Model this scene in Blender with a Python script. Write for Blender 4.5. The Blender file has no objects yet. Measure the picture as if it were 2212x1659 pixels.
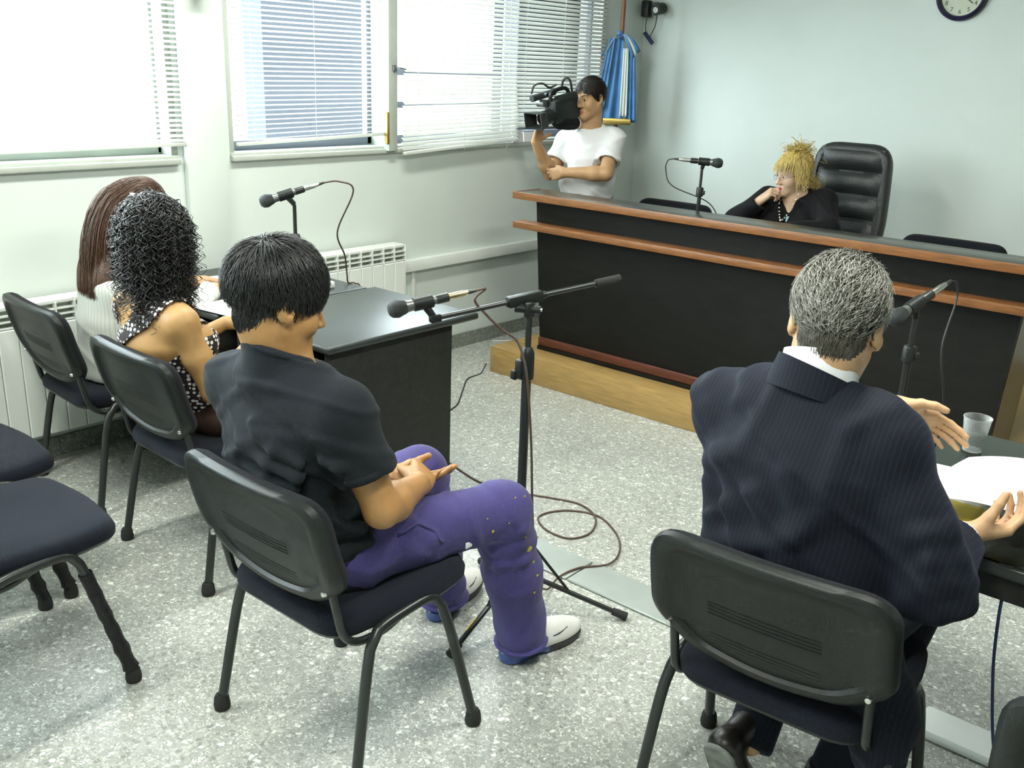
import bpy, bmesh, math, random
import numpy as np
from mathutils import Vector, Matrix
random.seed(11)
rng = np.random.default_rng(11)
S = bpy.context.scene
COL = S.collection

# ------------------------------------------------------------------ camera
def camera():
    A = np.array([2970., 215.]); B = np.array([-1460., 42.]); c = np.array([1106., 829.5])
    f = math.sqrt(-np.dot(A - c, B - c))
    d = lambda p: np.array([p[0] - c[0], -(p[1] - c[1]), -f]) / np.linalg.norm([p[0] - c[0], p[1] - c[1], f])
    Y = d(A); X = -d(B); Z = np.cross(X, Y); Z /= np.linalg.norm(Z); X = np.cross(Y, Z)
    R = np.stack([X, Y, Z])
    cam = bpy.data.cameras.new('camera'); o = bpy.data.objects.new('camera', cam); COL.objects.link(o)
    cam.sensor_fit = 'HORIZONTAL'; cam.sensor_width = 36.0; cam.lens = 36.0 * f / 2212.0
    cam.clip_start = 0.05; cam.clip_end = 200
    M = Matrix([list(map(float, r)) for r in R]).to_4x4(); M.translation = (0, 0, 1.70)
    o.matrix_world = M
    S.camera = o
camera()

# ------------------------------------------------------------------ world, exposure
SKY_STRENGTH = 20.0
LAMP_WATTS = 38.0
w = bpy.data.worlds.new('overcast_sky'); S.world = w; w.use_nodes = True
bg = w.node_tree.nodes['Background']
bg.inputs[0].default_value = (0.90, 0.96, 1.0, 1); bg.inputs[1].default_value = SKY_STRENGTH
S.view_settings.view_transform = 'Standard'; S.view_settings.look = 'None'
S.view_settings.exposure = 0.3; S.view_settings.gamma = 1.0
S.view_settings.use_curve_mapping = False
cy = S.cycles
cy.use_adaptive_sampling = True; cy.adaptive_threshold = 0.06; cy.adaptive_min_samples = 24
cy.max_bounces = 5; cy.diffuse_bounces = 3; cy.glossy_bounces = 2; cy.transmission_bounces = 5; cy.transparent_max_bounces = 6
cy.caustics_reflective = False; cy.caustics_refractive = False; cy.sample_clamp_indirect = 4.0

# ------------------------------------------------------------------ helpers
def R4(rx=0, ry=0, rz=0):
    return Matrix.Rotation(rz, 4, 'Z') @ Matrix.Rotation(ry, 4, 'Y') @ Matrix.Rotation(rx, 4, 'X')

def link_mesh(name, me, mats, parent=None, smooth=40, loc=None):
    o = bpy.data.objects.new(name, me)
    COL.objects.link(o)
    if mats is not None:
        for m in (mats if isinstance(mats, (list, tuple)) else [mats]):
            if isinstance(m, str): m = MAT[m]
            if me.materials.find(m.name) < 0: me.materials.append(m)
    if smooth is not None and len(me.polygons):
        me.polygons.foreach_set('use_smooth', [True] * len(me.polygons))
        if smooth < 180: me.set_sharp_from_angle(angle=math.radians(smooth))
    if parent is not None: o.parent = parent
    if loc is not None: o.location = loc
    return o

def mesh_np(name, V, F, mats=None, parent=None, smooth=40, matidx=None):
    V = np.ascontiguousarray(V, dtype=np.float32); F = np.ascontiguousarray(F, dtype=np.int32); k = F.shape[1]
    me = bpy.data.meshes.new(name); me.vertices.add(len(V)); me.vertices.foreach_set('co', V.ravel())
    me.loops.add(F.size); me.loops.foreach_set('vertex_index', F.ravel())
    me.polygons.add(len(F)); me.polygons.foreach_set('loop_start', np.arange(0, F.size, k, dtype=np.int32))
    if matidx is not None: me.polygons.foreach_set('material_index', np.asarray(matidx, dtype=np.int32))
    me.update(calc_edges=True)
    o = bpy.data.objects.new(name, me); COL.objects.link(o)
    for m in (mats if isinstance(mats, (list, tuple)) else [mats]):
        me.materials.append(MAT[m] if isinstance(m, str) else m)
    if smooth is not None:
        me.polygons.foreach_set('use_smooth', np.ones(len(F), dtype=bool))
        if smooth < 180: me.set_sharp_from_angle(angle=math.radians(smooth))
    if parent is not None: o.parent = parent
    return o

class MB:
    def __init__(s): s.v = []; s.f = []; s.m = []
    def add(s, V, F, M=None, mi=0):
        n = len(s.v)
        for p in V:
            p = Vector(p)
            if M is not None: p = M @ p
            s.v.append((p.x, p.y, p.z))
        for f in F:
            s.f.append([i + n for i in f]); s.m.append(mi)
        return s
    def box(s, lo, hi, bevel=0.0, M=None, mi=0, seg=2):
        lo = Vector(lo); hi = Vector(hi)
        bm = bmesh.new(); bmesh.ops.create_cube(bm, size=1.0)
        for v in bm.verts:
            v.co = Vector([(lo[i] + hi[i]) / 2 + v.co[i] * (hi[i] - lo[i]) for i in range(3)])
        if bevel > 0:
            bmesh.ops.bevel(bm, geom=bm.edges[:], offset=bevel, segments=seg, profile=0.5, affect='EDGES')
        bm.verts.index_update()
        s.add([v.co for v in bm.verts], [[v.index for v in f.verts] for f in bm.faces], M, mi)
        bm.free(); return s
    def cbox(s, c, size, bevel=0.0, M=None, mi=0, seg=2):
        c = Vector(c); h = Vector(size) / 2
        return s.box(c - h, c + h, bevel, M, mi, seg)
    def tube(s, path, r, n=10, cap=True, closed=False, M=None, mi=0, flat=1.0):
        P = [Vector(p) for p in path]; k = len(P)
        rr = r if isinstance(r, (list, tuple, np.ndarray)) else [r] * k
        T = []
        for i in range(k):
            a = P[(i - 1) % k] if (closed or i > 0) else P[i]
            b = P[(i + 1) % k] if (closed or i < k - 1) else P[i]
            t = (b - a)
            T.append(t.normalized() if t.length > 1e-9 else Vector((0, 0, 1)))
        u = T[0].orthogonal().normalized()
        V = []; F = []
        for i in range(k):
            u = (u - T[i] * u.dot(T[i])); u = u.normalized() if u.length > 1e-6 else T[i].orthogonal().normalized()
            w_ = T[i].cross(u)
            for j in range(n):
                a = 2 * math.pi * j / n
                V.append(P[i] + (u * math.cos(a) + w_ * math.sin(a) * flat) * rr[i])
        for i in range(k if closed else k - 1):
            for j in range(n):
                a = i * n + j; b = i * n + (j + 1) % n; c = ((i + 1) % k) * n
                F.append([a, b, c + (j + 1) % n, c + j])
        if cap and not closed:
            F.append(list(range(n))[::-1]); F.append(list(range((k - 1) * n, k * n)))
        return s.add(V, F, M, mi)
    def lathe(s, prof, n=24, M=None, mi=0, cap=True):
        V = []; F = []
        for r, z in prof:
            for j in range(n):
                a = 2 * math.pi * j / n; V.append((r * math.cos(a), r * math.sin(a), z))
        for i in range(len(prof) - 1):
            for j in range(n):
                a = i * n + j; b = i * n + (j + 1) % n
                F.append([a, b, b + n, a + n])
        if cap:
            if prof[0][0] > 1e-5: F.append(list(range(n))[::-1])
            if prof[-1][0] > 1e-5: F.append(list(range((len(prof) - 1) * n, len(prof) * n)))
        return s.add(V, F, M, mi)
    def prism(s, poly, z0, z1, M=None, mi=0):
        n = len(poly)
        V = [(x, y, z0) for x, y in poly] + [(x, y, z1) for x, y in poly]
        F = [list(range(n))[::-1], list(range(n, 2 * n))] + [[i, (i + 1) % n, n + (i + 1) % n, n + i] for i in range(n)]
        return s.add(V, F, M, mi)
    def mesh(s, name):
        me = bpy.data.meshes.new(name); me.from_pydata(s.v, [], s.f)
        me.polygons.foreach_set('material_index', s.m); me.update()
        return me
    def build(s, name, mats, parent=None, smooth=40, loc=None):
        return link_mesh(name, s.mesh(name), mats, parent, smooth, loc)

def tag(o, label=None, cat=None, group=None, kind=None):
    if label: o['label'] = label
    if cat: o['category'] = cat
    if group: o['group'] = group
    if kind: o['kind'] = kind
    return o
def empty(name, loc=(0, 0, 0), rz=0.0):
    o = bpy.data.objects.new(name, None); COL.objects.link(o)
    o.location = loc; o.rotation_euler = (0, 0, rz); o.empty_display_size = 0.05
    return o
def thing(name, label, cat, loc=(0, 0, 0), rz=0.0, group=None):
    return tag(empty(name, loc, rz), label, cat, group)
def copy_tree(o, parent=None):
    c = o.copy(); COL.objects.link(c); c.parent = parent
    for ch in list(o.children): copy_tree(ch, c)
    return c
def bez(pts, n=12):
    """Catmull-Rom through points"""
    P = [Vector(p) for p in pts]; P = [P[0] * 2 - P[1]] + P + [P[-1] * 2 - P[-2]]
    out = []
    for i in range(1, len(P) - 2):
        for k in range(n):
            t = k / n
            a, b, c, d = P[i - 1], P[i], P[i + 1], P[i + 2]
            out.append(0.5 * ((2 * b) + (c - a) * t + (2 * a - 5 * b + 4 * c - d) * t * t + (3 * b - a - 3 * c + d) * t ** 3))
    out.append(P[-2]); return out

# ------------------------------------------------------------------ materials
MAT = {}
def nodes(name):
    m = bpy.data.materials.new(name); m.use_nodes = True
    nt = m.node_tree; b = nt.nodes['Principled BSDF']; MAT[name] = m
    return m, nt, b
def rgba(c): return (c[0], c[1], c[2], 1)
def mat(name, col, rough=0.5, metal=0.0, spec=0.5, var=0.0, vscale=8.0, bump=0.0, bscale=60.0, stretch=None, sheen=0.0, sub=0.0, coat=0.0, trans=0.0, col2=None, coords='Object'):
    m, nt, b = nodes(name); N = nt.nodes; L = nt.links
    b.inputs['Base Color'].default_value = rgba(col); b.inputs['Roughness'].default_value = rough
    b.inputs['Metallic'].default_value = metal; b.inputs['Specular IOR Level'].default_value = spec
    b.inputs['Sheen Weight'].default_value = sheen; b.inputs['Coat Weight'].default_value = coat
    if sub > 0:
        b.inputs['Subsurface Weight'].default_value = sub; b.inputs['Subsurface Radius'].default_value = (0.9, 0.35, 0.18); b.inputs['Subsurface Scale'].default_value = 0.012
    tc = N.new('ShaderNodeTexCoord'); src = tc.outputs[coords]
    if stretch:
        mp = N.new('ShaderNodeMapping'); mp.inputs['Scale'].default_value = stretch; L.new(src, mp.inputs[0]); src = mp.outputs[0]
    if var > 0:
        nz = N.new('ShaderNodeTexNoise'); nz.inputs['Scale'].default_value = vscale; nz.inputs['Detail'].default_value = 5
        L.new(src, nz.inputs['Vector'])
        mx = N.new('ShaderNodeMix'); mx.data_type = 'RGBA'
        c2 = col2 if col2 else tuple(max(0, x * (1 - var)) for x in col)
        mx.inputs[6].default_value = rgba(c2); mx.inputs[7].default_value = rgba(tuple(min(1, x * (1 + var * 0.6)) for x in col))
        rp = N.new('ShaderNodeValToRGB'); rp.color_ramp.elements[0].position = 0.35; rp.color_ramp.elements[1].position = 0.65
        L.new(nz.outputs[0], rp.inputs[0]); L.new(rp.outputs[0], mx.inputs[0]); L.new(mx.outputs[2], b.inputs['Base Color'])
    if bump > 0:
        nb = N.new('ShaderNodeTexNoise'); nb.inputs['Scale'].default_value = bscale; nb.inputs['Detail'].default_value = 4
        L.new(src, nb.inputs['Vector'])
        bp = N.new('ShaderNodeBump'); bp.inputs['Strength'].default_value = bump; bp.inputs['Distance'].default_value = 0.004
        L.new(nb.outputs[0], bp.inputs['Height']); L.new(bp.outputs[0], b.inputs['Normal'])
    return m

mat('wall_paint', (0.69, 0.76, 0.72), 0.55, var=0.02, vscale=3, bump=0.12, bscale=220, coords='Object')
mat('ceiling_paint', (0.80, 0.82, 0.79), 0.8)
mat('white_enamel', (0.78, 0.82, 0.78), 0.35)
mat('frame_metal', (0.46, 0.50, 0.45), 0.4, var=0.06)  # base colour darkened to carry the shade on the window post
mat('grille_dark', (0.52, 0.57, 0.48), 0.7)
mat('black_plastic', (0.0125, 0.0155, 0.0145), 0.38, spec=0.30, bump=0.15, bscale=500)
mat('black_tube', (0.020, 0.023, 0.022), 0.28, var=0.1)
mat('black_fabric', (0.009, 0.010, 0.013), 0.92, spec=0.1, sheen=0.05, bump=0.5, bscale=700)
mat('seat_fabric', (0.0115, 0.0140, 0.0215), 0.92, spec=0.1, sheen=0.05, bump=0.6, bscale=600)
mat('tape', (0.014, 0.014, 0.016), 0.45, spec=0.25, bump=0.6, bscale=120)
mat('rubber', (0.028, 0.029, 0.028), 0.7, spec=0.2)
mat('desk_black', (0.026, 0.032, 0.031), 0.36, var=0.12, vscale=5, bump=0.05, bscale=90, stretch=(1, 1, 6))
mat('desk_side', (0.022, 0.024, 0.0215), 0.5, spec=0.25, var=0.15, vscale=40, bump=0.2, bscale=300)
mat('bench_black', (0.0085, 0.009, 0.0075), 0.46, spec=0.2, var=0.25, vscale=6, stretch=(1, 6, 6), bump=0.12, bscale=80)
mat('bench_top', (0.05, 0.052, 0.045), 0.22)
mat('bench_end', (0.14, 0.12, 0.085), 0.25, var=0.2, vscale=6)
mat('red_wood', (0.105, 0.033, 0.018), 0.35, var=0.25, vscale=10, stretch=(1, 12, 12), bump=0.08)
mat('brown_wood', (0.20, 0.080, 0.024), 0.36, var=0.25, vscale=10, stretch=(1, 12, 12), bump=0.08)
mat('light_wood', (0.38, 0.245, 0.085), 0.42, var=0.18, vscale=8, stretch=(1, 10, 10), bump=0.06)
mat('leather', (0.020, 0.024, 0.024), 0.34, bump=0.4, bscale=160)
mat('chrome', (0.75, 0.75, 0.72), 0.18, metal=1.0)
mat('mic_grey', (0.16, 0.17, 0.165), 0.35, metal=0.6)
mat('mic_mesh', (0.035, 0.042, 0.042), 0.5, metal=0.3, bump=1.0, bscale=1200)
mat('gold_plug', (0.75, 0.60, 0.36), 0.25, metal=1.0)
mat('cable_brown', (0.085, 0.055, 0.042), 0.5)
mat('cable_black', (0.02, 0.02, 0.02), 0.5)
mat('cable_blue', (0.012, 0.035, 0.11), 0.45)
mat('paper', (0.86, 0.87, 0.88), 0.7)
mat('folder_yellow', (0.62, 0.50, 0.06), 0.6)
mat('folder_black', (0.02, 0.018, 0.018), 0.5)
mat('duct_plate', (0.42, 0.47, 0.44), 0.4, metal=0.35, var=0.08, vscale=5, bump=0.1)
mat('brass', (0.55, 0.40, 0.12), 0.35, metal=0.9)
mat('flag_blue', (0.055, 0.19, 0.42), 0.55, sheen=0.1, var=0.2, vscale=10)
mat('flag_white', (0.62, 0.68, 0.62), 0.55)
mat('pole_wood', (0.20, 0.065, 0.02), 0.35, var=0.2, vscale=20, stretch=(8, 8, 1))
mat('clock_rim', (0.012, 0.010, 0.045), 0.35)
mat('clock_face', (0.62, 0.66, 0.52), 0.6)
mat('clock_ink', (0.10, 0.11, 0.10), 0.6)
mat('grey_box', (0.32, 0.36, 0.32), 0.6)
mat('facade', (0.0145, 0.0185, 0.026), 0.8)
mat('facade_frame', (0.20, 0.22, 0.28), 0.6)  # bluish shade on the sash and bars behind the blinds, put into the colour
mat('yellow_print', (0.70, 0.52, 0.02), 0.5)
mat('platform_ply', (0.38, 0.245, 0.085), 0.5)
mat('asphalt', (0.5, 0.5, 0.5), 0.9)

def terrazzo(name, base=(0.435, 0.455, 0.415), dark=1.0):
    m, nt, b = nodes(name); N = nt.nodes; L = nt.links
    g = N.new('ShaderNodeNewGeometry'); oi = N.new('ShaderNodeObjectInfo')
    nz0 = N.new('ShaderNodeTexNoise'); nz0.inputs['Scale'].default_value = 60; nz0.inputs['Detail'].default_value = 2
    L.new(g.outputs['Position'], nz0.inputs['Vector'])
    wob = N.new('ShaderNodeMix'); wob.data_type = 'VECTOR'; wob.inputs[0].default_value = 0.012
    L.new(g.outputs['Position'], wob.inputs[4]); L.new(nz0.outputs['Color'], wob.inputs[5])
    off = N.new('ShaderNodeVectorMath'); off.operation = 'ADD'
    L.new(wob.outputs[1], off.inputs[0])
    rv = N.new('ShaderNodeCombineXYZ'); mul = N.new('ShaderNodeMath'); mul.operation = 'MULTIPLY'; mul.inputs[1].default_value = 7.0
    L.new(oi.outputs['Random'], mul.inputs[0]); L.new(mul.outputs[0], rv.inputs[0]); L.new(mul.outputs[0], rv.inputs[1]); L.new(rv.outputs[0], off.inputs[1])
    def chips(scale):
        v1 = N.new('ShaderNodeTexVoronoi'); v1.inputs['Scale'].default_value = scale; L.new(off.outputs[0], v1.inputs['Vector'])
        v2 = N.new('ShaderNodeTexVoronoi'); v2.feature = 'DISTANCE_TO_EDGE'; v2.inputs['Scale'].default_value = scale; L.new(off.outputs[0], v2.inputs['Vector'])
        sp = N.new('ShaderNodeSeparateColor'); L.new(v1.outputs['Color'], sp.inputs[0])
        rp = N.new('ShaderNodeValToRGB'); e = rp.color_ramp.elements
        e[0].position = 0.0; e[0].color = rgba([x * 0.55 for x in base]); e[1].position = 1.0; e[1].color = rgba([min(1, x * 1.95) for x in base])
        for p, k in ((0.35, 0.8), (0.62, 1.0), (0.8, 1.3)):
            q = e.new(p); q.color = rgba([x * k for x in base])
        L.new(sp.outputs[0], rp.inputs[0])
        st = N.new('ShaderNodeMath'); st.operation = 'GREATER_THAN'; st.inputs[1].default_value = 0.10; L.new(v2.outputs['Distance'], st.inputs[0])
        return rp, st, sp
    r1, s1, p1 = chips(75.0); r2, s2, p2 = chips(170.0)
    big = N.new('ShaderNodeMath'); big.operation = 'GREATER_THAN'; big.inputs[1].default_value = 0.55; L.new(p1.outputs[1], big.inputs[0])
    bm_ = N.new('ShaderNodeMath'); bm_.operation = 'MULTIPLY'; L.new(big.outputs[0], bm_.inputs[0]); L.new(s1.outputs[0], bm_.inputs[1])
    cem = N.new('ShaderNodeMix'); cem.data_type = 'RGBA'; cem.inputs[6].default_value = rgba([x * 0.85 for x in base])
    L.new(s2.outputs[0], cem.inputs[0]); L.new(r2.outputs[0], cem.inputs[7])
    fin = N.new('ShaderNodeMix'); fin.data_type = 'RGBA'; L.new(bm_.outputs[0], fin.inputs[0]); L.new(cem.outputs[2], fin.inputs[6]); L.new(r1.outputs[0], fin.inputs[7])
    # worn patches
    nz = N.new('ShaderNodeTexNoise'); nz.inputs['Scale'].default_value = 1.6; nz.inputs['Detail'].default_value = 4; L.new(g.outputs['Position'], nz.inputs['Vector'])
    rr = N.new('ShaderNodeMapRange'); rr.inputs[1].default_value = 0.3; rr.inputs[2].default_value = 0.7; rr.inputs[3].default_value = 0.9 * dark; rr.inputs[4].default_value = 1.08 * dark
    L.new(nz.outputs[0], rr.inputs[0])
    mm = N.new('ShaderNodeVectorMath'); mm.operation = 'SCALE'; L.new(fin.outputs[2], mm.inputs[0]); L.new(rr.outputs[0], mm.inputs['Scale'])
    L.new(mm.outputs[0], b.inputs['Base Color'])
    b.inputs['Roughness'].default_value = 0.36; b.inputs['Specular IOR Level'].default_value = 0.45
    return m
terrazzo('terrazzo'); terrazzo('terrazzo_skirting', (0.22, 0.24, 0.21))
mat('grout', (0.56, 0.58, 0.53), 0.6)

def cloudy(name, tint, amount):
    m, nt, b = nodes(name); N = nt.nodes; L = nt.links; out = N['Material Output']
    b.inputs['Base Color'].default_value = rgba(tint); b.inputs['Roughness'].default_value = 0.1
    tr = N.new('ShaderNodeBsdfTransparent'); lw = N.new('ShaderNodeLayerWeight'); lw.inputs[0].default_value = 0.45
    mr = N.new('ShaderNodeMapRange'); mr.inputs[3].default_value = amount; mr.inputs[4].default_value = 0.7; L.new(lw.outputs['Facing'], mr.inputs[0])
    mx = N.new('ShaderNodeMixShader'); L.new(mr.outputs[0], mx.inputs[0]); L.new(tr.outputs[0], mx.inputs[1]); L.new(b.outputs[0], mx.inputs[2]); L.new(mx.outputs[0], out.inputs[0])
def glassy(name, col=(1, 1, 1), rough=0.0, mixf=0.9, tint=(1, 1, 1)):
    m, nt, b = nodes(name); N = nt.nodes; L = nt.links
    N.remove(b); out = N['Material Output']
    tr = N.new('ShaderNodeBsdfTransparent'); tr.inputs[0].default_value = rgba(tint)
    gl = N.new('ShaderNodeBsdfGlossy'); gl.inputs['Roughness'].default_value = rough; gl.inputs[0].default_value = rgba(col)
    fr = N.new('ShaderNodeFresnel'); fr.inputs[0].default_value = 1.45
    ge = N.new('ShaderNodeNewGeometry'); iv = N.new('ShaderNodeMath'); iv.operation = 'SUBTRACT'; iv.inputs[0].default_value = 1.0; L.new(ge.outputs['Backfacing'], iv.inputs[1])
    ml = N.new('ShaderNodeMath'); ml.operation = 'MULTIPLY'; L.new(fr.outputs[0], ml.inputs[0]); L.new(iv.outputs[0], ml.inputs[1])
    mx = N.new('ShaderNodeMixShader'); L.new(ml.outputs[0], mx.inputs[0]); L.new(tr.outputs[0], mx.inputs[1]); L.new(gl.outputs[0], mx.inputs[2])
    L.new(mx.outputs[0], out.inputs[0]); return m
glassy('window_glass', tint=(0.93, 0.97, 0.97))
def clear(name, col, rough, ior=1.4):
    m, nt, b = nodes(name)
    b.inputs['Base Color'].default_value = rgba(col); b.inputs['Roughness'].default_value = rough
    b.inputs['Transmission Weight'].default_value = 1.0; b.inputs['IOR'].default_value = ior
cloudy('cup_plastic', (0.80, 0.85, 0.85), 0.06); glassy('water', (1, 1, 1), 0.02, tint=(0.90, 0.93, 0.93))
clear('desk_glass', (0.75, 0.85, 0.80), 0.0, 1.45)

def slat_mat():
    m, nt, b = nodes('slat'); N = nt.nodes; L = nt.links; out = N['Material Output']
    b.inputs['Base Color'].default_value = (0.80, 0.81, 0.76, 1); b.inputs['Roughness'].default_value = 0.45
    t = N.new('ShaderNodeBsdfTranslucent'); t.inputs[0].default_value = (0.85, 0.86, 0.82, 1)
    mx = N.new('ShaderNodeMixShader'); mx.inputs[0].default_value = 0.5
    L.new(b.outputs[0], mx.inputs[1]); L.new(t.outputs[0], mx.inputs[2]); L.new(mx.outputs[0], out.inputs[0])
slat_mat()
def emit(name, col, s):
    m, nt, b = nodes(name)
    b.inputs['Base Color'].default_value = rgba(col); b.inputs['Emission Color'].default_value = rgba(col); b.inputs['Emission Strength'].default_value = s
emit('tube_glow', (0.93, 1.0, 0.88), 6.0); MAT['tube_glow'].cycles.emission_sampling = 'NONE'
# ================================================================== the room
WX = -4.03; BY = 6.08; CZ = 2.80; RX = 2.6; FY = -1.6
def struct(o, kind='structure'): o['kind'] = kind; return o

# ---- floor: slab with joints, terrazzo tiles as pieces
fl = struct(empty('floor'))
MB().box((WX - 0.05, FY, -0.10), (RX, BY, -0.0012)).build('floor_slab', 'grout', fl, None)
tm = MB().box((-0.1492, -0.1492, -0.012), (0.1492, 0.1492, 0.0), 0.0006, seg=1).mesh('tile'); tm.materials.append(MAT['terrazzo'])
xs = [-1.315 + 0.15 - 0.3 * k for k in range(-7, 10)]
ys = [1.478 - 0.15 + 0.3 * k for k in range(-2, 10)]
spots = [(x, y) for x in xs for y in ys] + [(x, y) for x in (-3.565, -3.865) for y in [ys[-1] + 0.3 * k for k in range(1, 7)]]
for x, y in spots:
    t = bpy.data.objects.new('tile', tm); COL.objects.link(t); t.parent = fl
    t.location = (x, y, random.uniform(-0.0006, 0.0)); t.rotation_euler = (0, 0, random.choice([0, 1, 2, 3]) * math.pi / 2)
far = MB()
far.box((WX, FY, -0.012), (RX, ys[0] - 0.15, -0.0005)); far.box((xs[0] + 0.15, ys[0] - 0.15, -0.012), (RX, BY, -0.0005))
far.build('floor_rest', 'terrazzo', fl, None)

# ---- window wall (left) with openings, pier, back wall, others
WT = 0.22
openings = [(-0.9, 2.385, 1.235, 2.45), (2.655, 5.62, 1.235, 2.45)]
wl = MB()
wl.box((WX - WT, FY, 0), (WX, BY + 0.2, 1.235)); wl.box((WX - WT, FY, 2.45), (WX, BY + 0.2, CZ))
for a, b_ in ((FY, -0.9), (2.385, 2.655), (5.62, BY + 0.2)):
    wl.box((WX - WT, a, 1.235), (WX, b_, 2.45))
wl.box((WX, 2.41, 0), (WX + 0.035, 2.615, CZ), 0.006)
struct(wl.build('wall_left', 'wall_paint', None, 30))
struct(MB().box((WX - WT, BY, 0), (RX, BY + 0.2, CZ)).build('wall_back', 'wall_paint', None, None))
struct(MB().box((RX, FY, 0), (RX + 0.2, BY + 0.2, CZ)).build('wall_right', 'wall_paint', None, None))
struct(MB().box((WX - WT, FY - 0.2, 0), (RX + 0.2, FY, CZ)).build('wall_front', 'wall_paint', None, None))
struct(MB().box((WX - WT, FY - 0.2, CZ), (RX + 0.2, BY + 0.2, CZ + 0.15)).build('ceiling', 'ceiling_paint', None, None))

# ---- skirting tiles along the window wall
bl = struct(empty('baseboard_left'))
sm = MB().box((0, -0.1485, 0), (0.012, 0.1485, 0.088), 0.0015, seg=1).mesh('skirting_tile'); sm.materials.append(MAT['terrazzo_skirting'])
for k in range(20):
    y = 0.70 + 0.3 * k - 0.04
    if y > BY - 0.14: break
    t = bpy.data.objects.new('skirting_tile', sm); COL.objects.link(t); t.parent = bl; t.location = (WX + 0.001, y, 0.0)

# ---- windows
def window(name, y0, y1, mull, sash='facade_frame', z0=1.235, z1=2.45):
    r = struct(empty(name))
    fr = MB()
    xo = WX - 0.11
    fr.box((xo - 0.03, y0, z0), (WX + 0.012, y1, z0 + 0.026), 0.004)
    fr.box((xo - 0.03, y0, z1 - 0.03), (xo + 0.03, y1, z1), 0.004)
    for yy in (y0 - 0.004, y1 - 0.03): fr.box((xo - 0.03, yy, z0), (WX - 0.004, yy + 0.034, z1), 0.004)
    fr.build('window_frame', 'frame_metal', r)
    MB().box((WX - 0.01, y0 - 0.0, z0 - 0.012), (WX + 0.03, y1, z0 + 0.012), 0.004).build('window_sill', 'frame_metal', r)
    for (a, b_) in zip(mull[:-1], mull[1:]):
        s = MB(); t = 0.045
        s.box((xo - 0.02, a, z0 + 0.026), (xo + 0.02, b_, z0 + 0.026 + t), 0.003); s.box((xo - 0.02, a, z1 - 0.03 - t), (xo + 0.02, b_, z1 - 0.03), 0.003)
        s.box((xo - 0.02, a, z0 + 0.03), (xo + 0.02, a + t, z1 - 0.03), 0.003); s.box((xo - 0.02, b_ - t, z0 + 0.03), (xo + 0.02, b_, z1 - 0.03), 0.003)
        so = s.build('window_sash', sash, r)
        MB().box((xo - 0.003, a + t, z0 + 0.07), (xo + 0.003, b_ - t, z1 - 0.07)).build('pane', 'window_glass', so, None)
    return r
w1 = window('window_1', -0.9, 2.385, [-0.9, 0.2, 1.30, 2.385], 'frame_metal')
w2 = window('window_2', 2.655, 5.62, [2.655, 3.63, 4.64, 5.62])
# horizontal glazing bars seen beside the third blind
for z in (1.47, 1.645):
    MB().box((WX - 0.125, 3.67, z - 0.018), (WX - 0.095, 4.6, z + 0.018), 0.003).build('glazing_bar', 'facade_frame', w2)
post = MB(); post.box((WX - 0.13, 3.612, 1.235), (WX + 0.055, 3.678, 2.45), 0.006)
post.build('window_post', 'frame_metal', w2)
hd = MB(); hd.box((WX + 0.035, 3.598, 1.275), (WX + 0.058, 3.616, 1.44), 0.003)
hd.build('window_bolt', 'brass', w2)
lt = MB(); lt.cbox((WX + 0.062, 3.648, 1.665), (0.014, 0.022, 0.03), 0.003); lt.tube([(WX + 0.066, 3.645, 1.67), (WX + 0.09, 3.66, 1.668), (WX + 0.094, 3.70, 1.662)], 0.004, 8)
lt.build('window_latch', 'mic_grey', w2)

# ---- venetian blinds: each slat its own piece
def blind(label, y0, y1, zb0, zb1, x, tilt, pitch=0.0225, ztop=2.42):
    r = thing('venetian_blind', label, 'blind', (x, (y0 + y1) / 2, zb0), group='venetian blinds')
    hw = (y1 - y0) / 2
    V = []; F = []; n = 5
    for sy in (-hw, hw):
        for sgn, th in ((1, 0.0003), (-1, -0.0003)):
            for i in range(n):
                a = (i / (n - 1) - 0.5) * 2
                V.append((a * 0.0125, sy, 0.0022 * (1 - a * a) + th))
    for i in range(n - 1):
        F.append([i, i + 1, 2 * n + i + 1, 2 * n + i][::-1]); F.append([n + i, n + i + 1, 3 * n + i + 1, 3 * n + i])
    me = bpy.data.meshes.new('slat'); me.from_pydata(V, [], F); me.materials.append(MAT['slat'])
    me.polygons.foreach_set('use_smooth', [True] * len(me.polygons)); me.update()
    k = int((ztop - zb0 - 0.03) / pitch)
    for i in range(k):
        t = min(1, i / 14.0)                      # the lowest slats follow the crooked bottom rail
        zl = zb0 + 0.018 + i * pitch
        skew = (zb1 - zb0) / (2 * hw) * max(0.0, 1 - i / 16.0)
        o = bpy.data.objects.new('slat', me); COL.objects.link(o); o.parent = r
        o.location = (random.uniform(-0.001, 0.001), 0, zl - zb0 + skew * hw)
        o.rotation_euler = (math.atan(skew) + random.uniform(-0.0012, 0.0012), tilt + random.uniform(-0.05, 0.05), 0)
    sk = (zb1 - zb0)
    br = MB(); br.cbox((0, 0, 0), (0.026, 2 * hw, 0.016), 0.004)
    b_ = br.build('bottom_rail', 'slat', r); b_.location = (0, 0, sk / 2); b_.rotation_euler = (math.atan(sk / (2 * hw)), 0, 0)
    MB().box((-0.016, -hw, ztop - zb0), (0.016, hw, ztop - zb0 + 0.03), 0.003).build('headrail', 'slat', r)
    for f_ in (-0.8, 0.0, 0.8):
        c = MB().tube([(0.013, f_ * hw, 0.0), (0.013, f_ * hw, ztop - zb0)], 0.0011, 6)
        c.build('ladder_cord', 'slat', r)
    return r
blind('wide white blind over the leftmost window', 0.5, 2.405, 1.300, 1.312, WX + 0.030, 0.40)
blind('half-open white blind with blue-grey building showing through', 2.685, 3.605, 1.300, 1.325, WX + 0.018, -0.28)
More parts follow.
